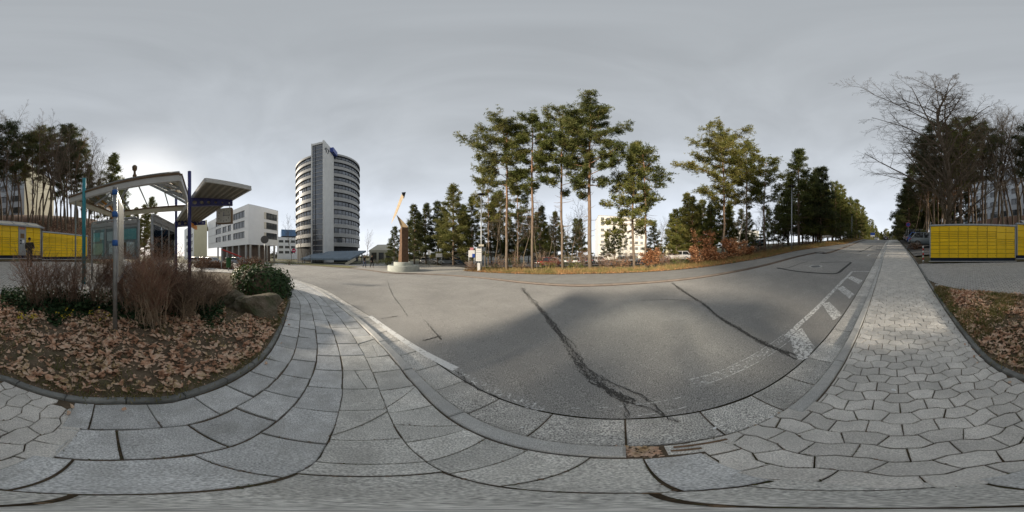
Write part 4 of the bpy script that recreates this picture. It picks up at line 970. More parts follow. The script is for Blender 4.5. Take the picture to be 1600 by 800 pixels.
# ================================================================= buildings
M['render_white'] = mat('white_render', (.8, .81, .82), .8, .05, .4)
M['render_cream'] = mat('cream_render', (.62, .58, .42), .8, .08, .4)
M['win'] = mat('window_glass', (.07, .078, .085), .08, .5, .5, spec=.9, objvar=.3)
M['win_blue'] = mat('window_glass_blue', (.10, .115, .14), .08, .6, .22, spec=.9, objvar=.3)
M['win_far'] = mat('window_far', (.22, .22, .22), .2, .4, .3, spec=.7, objvar=.35)
M['frame_dark'] = mat('dark_frame', (.04, .042, .045), .5, .1)
M['tower_band'] = mat('tower_cladding', (.34, .34, .33), .55, .1, .5, spec=.45)
M['tower_white'] = mat('tower_concrete', (.6, .6, .585), .75, .1, .6)
M['slate'] = mat('slate_blue_roof', (.17, .22, .27), .55, .15, .6, spec=.45)
M['dark_void'] = mat('void_shade', (.02, .022, .025), .8, .2)  # near-black colour in place of shade under roofs and in hollow parts
M['blue_metal'] = mat('blue_cladding', (.03, .06, .28), .4, .15, 1, spec=.5)
M['lightblue'] = mat('light_blue_cladding', (.13, .24, .42), .5, .15, .5)
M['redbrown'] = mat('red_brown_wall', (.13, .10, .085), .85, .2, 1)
M['shutter'] = mat('beige_shutter', (.6, .57, .5), .7, .06)
M['pale_roof'] = mat('pale_roof', (.5, .47, .38), .8, .12, .5)
def facade(t, a, b, z0, z1, wins, m, depth=.2, wallname='wall', glass='win', frame=True, split=1.4, thick=None):
    """one wall from a to b (seen with the camera in front) with real openings; each window is a part with frame and sill"""
    O = t.location; a = Vector((a[0], a[1], 0)); b = Vector((b[0], b[1], 0)); ln = (b-a).length; d = (b-a)/ln; nn = Vector((-d.y, d.x, 0))
    if nn.dot(a) < 0: nn = -nn                 # into the building
    f = lambda x, z, q=0: Vector((a.x+d.x*x+nn.x*q-O.x, a.y+d.y*x+nn.y*q-O.y, z-O.z))
    xs = sorted({0, ln} | {w[0] for w in wins} | {w[1] for w in wins}); zs = sorted({z0, z1} | {w[2] for w in wins} | {w[3] for w in wins})
    V = []; F = []
    def quad(*p): n = len(V); V.extend(p); F.append((n, n+1, n+2, n+3))
    for x0, x1 in zip(xs, xs[1:]):
        for za, zb in zip(zs, zs[1:]):
            cx, cz = (x0+x1)/2, (za+zb)/2
            if any(w[0] < cx < w[1] and w[2] < cz < w[3] for w in wins): continue
            quad(f(x0, za), f(x1, za), f(x1, zb), f(x0, zb))
    for x0, x1, za, zb in wins:
        for p, q in (((x0, za), (x1, za)), ((x1, za), (x1, zb)), ((x1, zb), (x0, zb)), ((x0, zb), (x0, za))): quad(f(*p), f(*q), f(*q, depth), f(*p, depth))
    mobj(wallname, V, F, m, t)
    for x0, x1, za, zb in wins:
        w = mobj('window', [f(x0, za, depth-.01), f(x1, za, depth-.01), f(x1, zb, depth-.01), f(x0, zb, depth-.01)], [(0, 1, 2, 3)], M[glass], t)
        if frame:
            fb = MB(); q = depth-.05; n = max(1, int(round((x1-x0)/split)))
            for k in range(n+1): x = x0+(x1-x0)*k/n; fb.beam(f(x, za, q), f(x, zb, q), .07, .06, d)
            for z in (za, zb): fb.beam(f(x0, z, q), f(x1, z, q), .06, .07)
            fb.build('window_frame', M['frame_dark'], w)
            MB().beam(f(x0, za-.03, -.03), f(x1, za-.03, -.03), .12, .05).build('sill', M['galv'], w)
def hit(u, a, b):
    """distance along a-b where bearing u meets that wall"""
    s, c = sin(az(u)), cos(az(u)); dx, dy = b[0]-a[0], b[1]-a[1]; k = (a[1]*s-a[0]*c)/(dx*c-dy*s); return k*hypot(dx, dy)
def solid(t, poly, z0, z1, m, name):
    O = t.location; return MB().prism([(p[0]-O.x, p[1]-O.y) for p in poly], z0-O.z, z1-O.z).build(name, m, t)
# ---- white three-storey block over an open ground floor
C0 = (-44.7, -2.1); Rr = (C0[0]-.63*11.9, C0[1]+.777*11.9); Ll = (C0[0]-.777*21.4, C0[1]-.63*21.4)
t = thing('office_block', 'white office block with ribbon windows above an open ground floor', 'building', (C0[0], C0[1], 0))
rowsz = ((13.0, 15.1), (9.95, 12.0), (6.9, 8.8)); Z0, Z1 = 4.9, 16.5
wl = []
for za, zb in rowsz:
    for u0, u1 in ((382, 364.2), (361, 355.5), (354, 347.5), (345.5, 331.5), (329.8, 328), (325.2, 323.4)):
        x0, x1 = hit(u0, C0, Ll), hit(u1, C0, Ll); z = (za, zb) if x1-x0 > 1 else (za+.9, zb-.4); wl.append((x0, min(x1, 21.2), *z))
facade(t, C0, Ll, Z0, Z1, wl, M['render_white'], .28)
wr_ = [(hit(412.5, C0, Rr), min(11.6, hit(433, C0, Rr)), za, zb) for za, zb in rowsz]
facade(t, C0, Rr, Z0, Z1, wr_, M['render_white'], .22)
for x0, x1, za, zb in wr_:
    d = Vector((Rr[0]-C0[0], Rr[1]-C0[1])).normalized(); x0 -= .0
    p = Vector((C0[0]+d.x*(x0+.45), C0[1]+d.y*(x0+.45))); MB().box((p.x-C0[0]+.02, p.y-C0[1], (za+zb)/2), (.9, .05, zb-za-.05), atan2(d.y, d.x)).build('shutter', M['shutter'], t)
bk_ = (Ll[0]-.63*11.9, Ll[1]+.777*11.9); solid(t, [(p[0]-(.4 if i == 0 else 0)*.9, p[1]) for i, p in enumerate((C0, Ll, bk_, Rr))], Z1-.02, Z1+.15, M['tower_band'], 'roof')
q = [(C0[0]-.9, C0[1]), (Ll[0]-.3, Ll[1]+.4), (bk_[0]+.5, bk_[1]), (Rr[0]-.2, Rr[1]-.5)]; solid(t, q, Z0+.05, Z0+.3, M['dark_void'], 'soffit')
ce = ((C0[0]+Ll[0]+Rr[0]+bk_[0])/4, (C0[1]+Ll[1]+Rr[1]+bk_[1])/4)
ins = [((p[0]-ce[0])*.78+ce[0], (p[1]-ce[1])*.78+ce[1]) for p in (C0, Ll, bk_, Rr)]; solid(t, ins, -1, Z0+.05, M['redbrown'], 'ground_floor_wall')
for a, b, n in ((C0, Ll, 6), (C0, Rr, 4)):
    for k in range(n):
        f = (k+.25)/(n-.5); x, y = a[0]+(b[0]-a[0])*f, a[1]+(b[1]-a[1])*f; x += (ce[0]-x)*.06; y += (ce[1]-y)*.06; MB().box((x-C0[0], y-C0[1], 2), (.45, .45, 5.8), .7).build('column', M['tower_band'], t)
# ---- cream block beyond
a, b = (pol(323.5, 70)), (pol(303, 76)); t = thing('cream_block', 'cream gable wall standing behind the white office block', 'building', (a[0], a[1], 0))
facade(t, a, b, -1, 17.5, [], M['render_cream']); c = pol(288, 92)
L2 = hypot(c[0]-b[0], c[1]-b[1]); facade(t, b, c, -1, 16.5, [(L2*.1, L2*.75, z, z+1.7) for z in (4, 7.4, 10.8)], M['render_white'], .2)
solid(t, [a, b, c, pol(300, 105), pol(326, 95)], 16.4, 16.6, M['tower_band'], 'roof')
# ---- distant white block with light blue plant room
a, b = pol(433, 92), pol(470, 96); t = thing('distant_block', 'distant white block with light blue rooftop storey', 'building', (a[0], a[1], 0)); Lb = hypot(b[0]-a[0], b[1]-a[1])
facade(t, a, b, -2, 12.4, [(x, x+2.6, z, z+1.4) for z in (3.2, 6.1, 9.4) for x in np.arange(1, Lb-3, 3.6)], M['render_white'], .2)
solid(t, [pol(439.5, 94), pol(470, 97), pol(470, 106), pol(438, 106)], 13.4, 17.2, M['lightblue'], 'rooftop_storey'); solid(t, [a, b, pol(470, 110), pol(430, 110)], 12.35, 12.6, M['tower_band'], 'roof'); solid(t, [pol(440, 94.6), pol(470, 97.6), pol(470, 105), pol(440, 105)], 12.5, 13.5, M['dark_void'], 'rooftop_base')
# ---- round tower with stair slab
TC = Vector((*pol(512, 60), 0)); R = 11.7; t = thing('round_tower', 'tall round office tower with ribbon windows and a white stair slab', 'tower', (TC.x, TC.y, -1)); 
nst = 11; zb0, ztop = 4.6, 36.2; ph = (ztop-zb0)/nst; n = 96
toC = atan2(-TC.y, -TC.x)
core = MB().lathe([(R-.5, -.2), (R-.5, ztop+.6), (0, ztop+.6)], n); core.build('core', M['dark_void'], t, True)
MB().lathe([(R-2.2, -1.5), (R-2.2, zb0+.9)], 64).build('ground_floor_glass', M['win'], t, True)
pw = 2*pi/56; rin = R-.28
for k in range(nst):
    z = zb0+1+k*ph; b = MB(); s0 = ph*.40
    b.lathe([(R-.35, z), (R, z), (R, z+s0), (R-.35, z+s0)], n); 
    if k == nst-1: b.lathe([(R-.4, z+ph-.15), (R+.06, z+ph-.15), (R+.06, z+ph+.75), (R-.4, z+ph+.75)], n)
    b.build('spandrel_band', M['tower_band'], t)
    MB().lathe([(R-.3, z+ph-.16), (R+.1, z+ph-.16), (R+.1, z+ph-.02), (R-.3, z+ph-.02)], n).build('window_top_shadow', M['frame_dark'], t)  # near-black ring drawn in place of the shadow along the window tops
h0 = ph*.60-.1; a2 = pw/2
wm = bpy.data.meshes.new('window'); wm.from_pydata([(rin*cos(-a2*.94), rin*sin(-a2*.94), 0), (rin*cos(a2*.94), rin*sin(a2*.94), 0), (rin*cos(a2*.94), rin*sin(a2*.94), h0), (rin*cos(-a2*.94), rin*sin(-a2*.94), h0)], [], [(0, 1, 2, 3)]); wm.materials.append(M['win_blue'])
fb = MB(); fb.box((rin+.03, rin*sin(a2), h0/2), (.1, .08, h0)); fb.box((rin+.03, 0, h0*.28), (.05, rin*2*sin(a2), .05)); fm = fb.build('window_frame', M['frame_dark']); fme = fm.data; bpy.data.objects.remove(fm)
for k in range(nst):
    for j in range(-14, 15):
        a = toC+j*pw; w = inst('window', wm, t, (0, 0, zb0+1+k*ph+ph*.40), (0, 0, a+random.uniform(-.012, .012)))
        inst('window_frame', fme, w)
# stair slab
p0, p1 = Vector((-47.1, 16.54, 0))*.87, Vector((-43.9, 19.4, 0))*.87; e = (p1-p0).normalized(); nn = Vector((-e.y, e.x, 0)); nn = nn if nn.dot(TC-p1) > 0 else -nn
zt_ = 37.8; O = t.location; SLn = 7.2
P = [p0, p1, p1+nn*SLn, p0+nn*SLn]
def tl(p, z): return (p.x-O.x, p.y-O.y, z-O.z)
def quadbox(A, B, wd, z0, z1, name, m, par=t):
    d = nn*wd; b = MB(); b.add([tl(A, z0), tl(B, z0), tl(B+d, z0), tl(A+d, z0), tl(A, z1), tl(B, z1), tl(B+d, z1), tl(A+d, z1)], [(3, 2, 1, 0), (4, 5, 6, 7), (0, 1, 5, 4), (1, 2, 6, 5), (2, 3, 7, 6), (3, 0, 4, 7)]); return b.build(name, m, par)
wf = .32
quadbox(p1-e*wf, p1, SLn, -1, zt_, 'stair_wall', M['tower_white']); quadbox(p0, p0+e*wf, SLn, -1, zt_-.4, 'stair_wall', M['tower_white']); quadbox(p0+e*wf, p1-e*wf, .3, zt_-1.4, zt_-.6, 'stair_wall', M['tower_white'])
sg_ = quadbox(p0+e*wf+nn*.3, p1-e*wf+nn*.3, .2, -1, zt_-1.3, 'stair_glass', M['win_blue'])
z = 3.0
while z < zt_-1.2:
    quadbox(p0+e*wf+nn*.2, p1-e*wf+nn*.2, .08, z, z+.16, 'transom', M['tower_band'], sg_); z += 1.42
A = p0+e*1.15; quadbox(A+nn*.18, A+e*.12+nn*.18, .1, -1, zt_-1.3, 'mullion', M['frame_dark'], sg_)
quadbox(p0+e*.2+nn*2.2, p1-e*.2+nn*2.2, 4, -1, zt_-2, 'stair_core', M['dark_void'])
fa = atan2(nn.y, nn.x); mid = p1+nn*2.0+e*.03
text('47', 3.2, M['frame_dark'], t, tl(mid, zt_-3.4), (pi/2, 0, fa), 'building_number', .04)
bb = thing if False else None
Bq = p1+nn*4.2-e*2.4; quadbox(Bq, Bq+e*3.4, 3.4, zt_-2.2, zt_-.4, 'blue_sign_box', M['blue_metal'])
quadbox(p1+nn*SLn-e*3.5, p1+nn*SLn-e*.3, 3.2, -1, ztop, 'link_core', M['dark_void'])
# ---- low slate canopy at the foot of the tower
t = thing('entrance_canopy', 'low slate-blue canopy roof sloping at the foot of the tower', 'canopy', (*pol(520, 38), -2)); O = t.location
Q = [pt(470, 403.5, 38), pt(548, 404, 32.5), pt(572, 391.5, 37), pt(498, 393, 47)]; U = [q-Vector((0, 0, .35)) for q in Q]
mobj('roof_slab', [loc(q) for q in Q+U], [(0, 1, 2, 3), (7, 6, 5, 4), (0, 4, 5, 1), (1, 5, 6, 2), (2, 6, 7, 3), (3, 7, 4, 0)], M['slate'], t)
for k in range(1, 9): MB().beam(loc(Q[0].lerp(Q[1], k/9)+Vector((0, 0, .03))), loc(Q[3].lerp(Q[2], k/9)+Vector((0, 0, .03))), .08, .06).build('roof_seam', M['slate'], t)
in_ = [(Q[i]+(sum(Q, Vector())/4-Q[i])*.12) for i in range(4)]
MB().prism([(loc(p).x, loc(p).y) for p in in_], -1.0, 2.0).build('canopy_shade_block', M['dark_void'], t)  # solid near-black block stands in for the shaded void under the canopy
for p in in_[:3]: MB().tube([(loc(p).x, loc(p).y, -1), (loc(p).x, loc(p).y, p.z-O.z-.3)], .16, 10).build('pillar', M['tower_band'], t, True)
for k in range(14):
    a = Q[0].lerp(Q[1], k/13); MB().beam(loc(a+Vector((0, 0, .0))+(Q[3]-Q[0])*.25), loc(a+Vector((0, 0, .9))+(Q[3]-Q[0])*.25), .04, .04, (0, 1, 0)).build('railing_post', M['galv'], t)
t = thing('ramp_wall', 'pale sloping ramp wall at the end of the slate canopy', 'wall', (*pol(553, 31), 0)); O = t.location
a, b = pt(540, 413, 31), pt(556, 404.5, 31); MB().beam(loc(a), loc(b), .4, .5).build('ramp', M['pale_roof'], t)
# ---- low pale hall
a, b = pol(577, 47), pol(618, 47); t = thing('low_hall', 'low hall with pale pitched roof beyond the two walkers', 'building', (a[0], a[1], 0)); Lb = hypot(b[0]-a[0], b[1]-a[1]); O = t.location
facade(t, a, b, -1, 3.4, [(x, x+1.5, .6, 2.7) for x in np.arange(.6, Lb-2, 2.1)], M['pale_roof'], .2)
c, d = pol(622, 58), pol(575, 62); ev = [Vector((*p, 3.4)) for p in (a, b, c, d)]; rg_ = (Vector((*pol(590, 53), 5.4)), Vector((*pol(612, 52), 5.4)))
mobj('roof', [loc(q) for q in ev+list(rg_)], [(0, 1, 5, 4), (1, 2, 5), (2, 3, 4, 5), (3, 0, 4)], M['pale_roof'], t)
# ---- white slab block behind the car park
a, b = pol(935, 82), pol(1008, 90); t = thing('slab_block', 'sunlit white slab block behind the car park', 'building', (a[0], a[1], 0)); Lb = hypot(b[0]-a[0], b[1]-a[1])
facade(t, a, b, -1, 22.5, [(x, x+1.8, z, z+1.5) for z in (1.8, 4.9, 8.0, 11.1, 14.2, 17.6, 20.1) for x in np.arange(1.2, Lb-2.5, 3.1)], mat('white_slab', (.66, .64, .58), .8, .08, .3), .2, glass='win_far', frame=False)
cback = [pol(935, 82), pol(1008, 90), pol(1010, 106), pol(930, 96)]; solid(t, cback, 22.4, 22.7, M['tower_band'], 'roof'); facade(t, cback[0], cback[3], -1, 22.5, [], M['render_white'])
for (u0, u1, d, top, lab) in ((745, 872, 74, 7.6, 'low white building glimpsed between the tall pine trunks'), (1148, 1186, 62, 11.5, 'white building glimpsed behind the birch'), (1040, 1062, 60, 6.0, 'pale low building behind the car park bushes')):
    a, b = pol(u0, d), pol(u1, d+2); t = thing('distant_building', lab, 'building', (a[0], a[1], 0)); Lb = hypot(b[0]-a[0], b[1]-a[1])
    facade(t, a, b, -1, top, [(x, x+1.9, z, z+1.5) for z in np.arange(1.6, top-2, 3.1) for x in np.arange(1.2, Lb-2.5, 3.2)], M['render_cream'] if u0 == 1040 else mat('dull_white', (.5, .5, .48), .8), .2, glass='win_far', frame=False); solid(t, [a, b, pol(u1, d+12), pol(u0, d+10)], top-.03, top+.2, M['tower_band'], 'roof')
# ---- hall of residence on the wooded hill behind the lockers
a, b, c = pol(1508, 52), pol(38, 40), pol(84, 54); t = thing('hillside_block', 'pale block on the wooded hill behind the parcel lockers', 'building', (b[0], b[1], 6)); Lb = hypot(b[0]-a[0], b[1]-a[1])
M['render_blue'] = mat('pale_blue_panel', (.5, .54, .58), .7, .1, .3)
facade(t, b, a, 7.6, 28, [(x, x+2.3, z, z+1.6) for z in (9.4, 12.6, 15.8, 19, 22.2, 25.2) for x in np.arange(1, Lb-3, 3.3)], M['render_blue'], .2)
Lc = hypot(c[0]-b[0], c[1]-b[1]); facade(t, b, c, 7.6, 28, [(Lc*.2, Lc*.2+1.2, z, z+1.5) for z in (9.4, 12.6, 15.8, 19, 22.2)], M['render_cream'], .2)
solid(t, [a, b, c, pol(1540, 70)], 27.9, 28.3, M['tower_band'], 'roof'); solid(t, [(p[0]*1.03, p[1]*1.03) for p in (a, b, c)]+[pol(1540, 69)], 2, 7.7, M['dark_void'], 'undercroft')
for k in range(9): p = Vector((*b, 0)).lerp(Vector((*a, 0)), k/8)*1.005; MB().box((p.x-b[0], p.y-b[1], -1), (.5, .5, 5.4)).build('column', M['render_white'], t)
# ================================================================= cars and people
M['tyre'] = mat('tyre', (.02, .02, .02), .9, .2, 10); M['rim'] = mat('alloy_rim', (.45, .46, .47), .35, .1, 6, metal=.7)
M['carglass'] = mat('car_glass', (.015, .018, .02), .06, .2, spec=.9); M['taillight'] = mat('tail_light', (.45, .01, .01), .25, .1, spec=.6); M['headlight'] = mat('head_light', (.65, .66, .66), .15, .1, spec=.8)
def car_mesh(L=4.3, Wd=1.78, Hh=1.47, kind='hatch'):
    """returns dict part -> MB, local x forward, origin on the ground under the centre"""
    P = {}
    xr, xf = -L/2, L/2; w = Wd/2; sh = .88 if kind != 'van' else 1.0
    prof = [(xr, .45, .72, .80), (xr+.06, .32, .80, .92), (xr+.35, .25, sh, .98), (xr+1.2, .22, sh+.02, 1), (0, .22, sh, 1), (.75*xf*.5, .22, sh-.02, 1), (xf*.62, .22, sh-.08, .98), (xf-.3, .26, sh-.18, .94), (xf-.05, .34, .62, .86), (xf, .42, .56, .76)]
    V = []; F = []; m = 10
    for x, zb, zt, k in prof:
        ww = w*k; zs = [(0, zb), (ww*.86, zb), (ww*.98, zb+.12), (ww, (zb+zt)/2), (ww*.97, zt-.06), (ww*.9, zt), (0, zt+.015)]
        ring = zs+[(-a, b) for a, b in zs[-2:0:-1]]; m = len(ring); V += [(x, a, b) for a, b in ring]
    for i in range(len(prof)-1):
        for j in range(m): F.append((i*m+j, (i+1)*m+j, (i+1)*m+(j+1) % m, i*m+(j+1) % m))
    F.append(tuple(range(m))); F.append(tuple((len(prof)-1)*m+j for j in range(m-1, -1, -1)))
    P['body'] = MB().add(V, F)
    zt = Hh; rb = xr+(.12 if kind in ('hatch', 'van', 'suv') else .75); rt = rb+(.45 if kind != 'van' else .15); ft = xf-(1.95 if kind != 'van' else 1.5); fb = xf-(1.1 if kind != 'van' else .75)
    z0 = sh-.02; g = [(rb, w*.86), (rt, w*.70), (ft, w*.70), (fb, w*.84)]
    Vg = [(rb, -g[0][1], z0), (rb, g[0][1], z0), (rt, g[1][1], zt-.07), (rt, -g[1][1], zt-.07), (fb, -g[3][1], z0-.06), (fb, g[3][1], z0-.06), (ft, g[2][1], zt-.07), (ft, -g[2][1], zt-.07)]
    P['windows'] = MB().add(Vg, [(0, 1, 2, 3), (4, 7, 6, 5), (1, 5, 6, 2), (0, 3, 7, 4)])
    r = MB(); q = .02
    r.hull([(rt-.06, g[1][1]+q, zt-.08), (rt-.06, -g[1][1]-q, zt-.08), (ft+.06, g[2][1]+q, zt-.08), (ft+.06, -g[2][1]-q, zt-.08), (rt+.12, g[1][1]*.8, zt), (rt+.12, -g[1][1]*.8, zt), (ft-.15, g[2][1]*.8, zt), (ft-.15, -g[2][1]*.8, zt)]); P['roof'] = r
    p = MB()
    for s in (-1, 1):
        for a, b in ((Vg[1], Vg[2]), (Vg[5], Vg[6])): p.beam((a[0], a[1]*s, a[2]), (b[0], b[1]*s, b[2]), .07, .07, (0, 1, 0))
        xm = (rt+ft)/2-.1; p.beam((xm, s*(w*.852), z0), (xm, s*(g[1][1]+.01), zt-.07), .09, .05, (0, 1, 0))
    P['pillars'] = p
    return P, dict(xr=xr, xf=xf, w=w, sh=sh)
_tyre = MB().lathe([(.19, -.1), (.29, -.1), (.32, -.07), (.32, .07), (.29, .1), (.19, .1)], 24); _to = _tyre.build('tyre', M['tyre'], smooth=True); TYRE = _to.data; bpy.data.objects.remove(_to)
_rim = MB().lathe([(.0, .07), (.06, .08), (.07, .05), (.2, .07), (.21, .1), (.2, -.05), (0, -.05)], 20)
_ro = _rim.build('rim', M['rim'], smooth=True); RIM = _ro.data; bpy.data.objects.remove(_ro)
CARS = {}
def car(pos, rz, col, label, kind='hatch', L=4.3, Hh=1.47, Wd=1.78, group='parked cars', name='parked_car', pitch=0):
    key = (kind, L, Hh)
    m = mat('car_paint', col, .25, .05, 2, spec=.7)
    if key not in CARS: CARS[key] = car_mesh(L, Wd, Hh, kind)
    P, q = CARS[key]; t = thing(name, label, 'car', pos, rz, group); t.rotation_euler = (0, pitch, rz)
    b = P['body'].build('body', m, t, True); md = b.modifiers.new('edge', 'EDGE_SPLIT'); md.split_angle = radians(38)
    P['windows'].build('windows', M['carglass'], t); P['roof'].build('roof', m, t, True); P['pillars'].build('pillars', m, t)
    for sx in (q['xr']+.75, q['xf']-.85):
        for s in (-1, 1):
            wv = inst('wheel', TYRE, t, (sx, s*(q['w']-.1), .32), (pi/2, 0, 0)); inst('rim', RIM, wv, (0, 0, 0), (0 if s < 0 else pi, 0, 0))
    for s in (-1, 1):
        MB().box((q['xr']+.05, s*q['w']*.66, .78), (.12, .26, .16)).build('tail_light', M['taillight'], t, bevel=.02); MB().box((q['xf']-.09, s*q['w']*.6, .58), (.16, .34, .13)).build('head_light', M['headlight'], t, bevel=.02)
        MB().box((q['xf']-1.35, s*(q['w']+.07), .95), (.14, .16, .12)).build('mirror', m, t, bevel=.02)
    MB().box((q['xr']-.0, 0, .42), (.1, q['w']*1.7, .18)).build('bumper', M['tyre'], t, bevel=.02); MB().box((q['xr']-.055, 0, .62), (.015, .52, .11)).build('number_plate', M['white_paint'], t); MB().box((q['xf']+.0, 0, .4), (.08, q['w']*1.5, .14)).build('bumper', M['tyre'], t, bevel=.02)
    return t
def carat(u, d, rot, col, label, **k):
    x, y = pol(u, d); return car((x, y, gz(x, y)), rot, col, label, **k)
TD = atan2(TY, TX); ND = atan2(NY, NX)
pg = 'cars parked beside the pavement uphill'
for t_, s_, col, lab, kd, hh in ((17.2, 4.1, (.13, .16, .18), 'grey estate car parked nearest the yellow lockers', 'hatch', 1.5), (20.3, 4.1, (.03, .1, .35), 'blue car parked behind the grey estate car', 'hatch', 1.5), (23.6, 4.1, (.16, .17, .17), 'tall grey van parked behind the blue car', 'van', 1.95), (27.2, 4.1, (.55, .56, .57), 'white car parked farthest of the row uphill', 'hatch', 1.5)):
    x, y = xy(t_, s_); car((x, y, gz(x, y)), ND, col, lab, kd, 4.4, hh, group=pg)
cp = [(752, 29, (.4, .41, .42)), (703, 33, (.35, .4, .45)), (716, 34, (.12, .2, .28)), (690, 33, (.2, .22, .24))]
for u, d, rot, col, lab in ((701, 34, .2, (.38, .44, .5), 'pale blue car under the young pines left of the junction sign'), (716, 35, .3, (.12, .19, .27), 'dark blue car under the young pines nearest the junction sign'), (672, 36, .1, (.5, .5, .5), 'white car at the left end under the young pines'), (692, 40, .1, (.06, .06, .07), 'black car behind the pale blue car under the young pines'),
        (846, 36, 0, (.03, .03, .035), 'black car at the left end of the car park'), (866, 30, .5, (.62, .63, .63), 'white car left of the double pine trunk in the car park'), (861, 26.5, .3, (.22, .05, .04), 'dark red car low behind the verge in the car park'), (888, 33, .9, (.45, .46, .48), 'silver car between two tall pine trunks'), (899, 31, 1.2, (.6, .61, .62), 'white car left of the tallest pine trunk'), (914, 32, 1.5, (.2, .24, .27), 'grey-blue car behind the tallest pine trunk'), (932, 33, 1.5, (.58, .6, .62), 'white car right of the tallest pine trunk'), (975, 30, .6, (.33, .36, .4), 'grey car at the right end of the car park'), (990, 31.5, .6, (.6, .6, .6), 'white car behind the twin leaning pines'), (1060, 26, 1.9, (.6, .6, .6), 'white car half hidden left of the orange saplings'), (876, 42, 0, (.04, .05, .06), 'black car in the second row of the car park'), (1186, 34, .4, (.12, .2, .26), 'dark car among the trees right of the birch'), (1176, 36, .4, (.4, .45, .5), 'pale car among the trees right of the birch')):
    carat(u, d, rot, col, lab, group='cars in the car park')
x, y = xy(62, -5.6); car((x, y, gz(x, y)), TD+pi, (.55, .56, .58), 'white car driving down the hill', 'hatch', group='cars on the road', name='car')
for k, (t_, lab) in enumerate(((58, 'black car at the top of the road'), (66, 'second black car at the top of the road, behind the first'))): x, y = xy(t_, -1.9-.2*k); car((x, y, gz(x, y)), TD, (.02, .02, .022), lab, 'hatch', group='cars on the road', name='car')
for u, d, col, lab in ((310, 33, (.5, .52, .55), 'silver car parked in front of the cream gable'), (322, 31, (.55, .58, .62), 'pale blue car parked left of the office block'), (333, 30, (.5, .53, .57), 'pale car parked under the left end of the office block'), (374, 34, (.2, .24, .3), 'dark blue car under the office block behind the barrier')):
    carat(u, d, 1.0, col, lab, group='cars in front of the office block')
# ---------------------------------------------------------------- people
M['skin'] = mat('skin', (.42, .26, .18), .6, .05); M['hair'] = mat('dark_hair', (.02, .016, .012), .7, .2)
def skinned(name, verts, edges, radii, m, parent, sub=2):
    me = bpy.data.meshes.new(name); me.from_pydata(verts, edges, []); o = bpy.data.objects.new(name, me); COL.objects.link(o)
    md = o.modifiers.new('skin', 'SKIN'); md.use_smooth_shade = True
    for i, r in enumerate(radii): me.skin_vertices[0].data[i].radius = (r, r) if not isinstance(r, tuple) else r
    me.skin_vertices[0].data[0].use_root = True
    s = o.modifiers.new('sub', 'SUBSURF'); s.levels = sub; s.render_levels = sub
    dg = bpy.context.evaluated_depsgraph_get(); dg.update(); m2 = bpy.data.meshes.new_from_object(o.evaluated_get(dg)); bpy.data.objects.remove(o); m2.materials.clear(); m2.materials.append(m)
    o = bpy.data.objects.new(name, m2); link(o, parent); return o
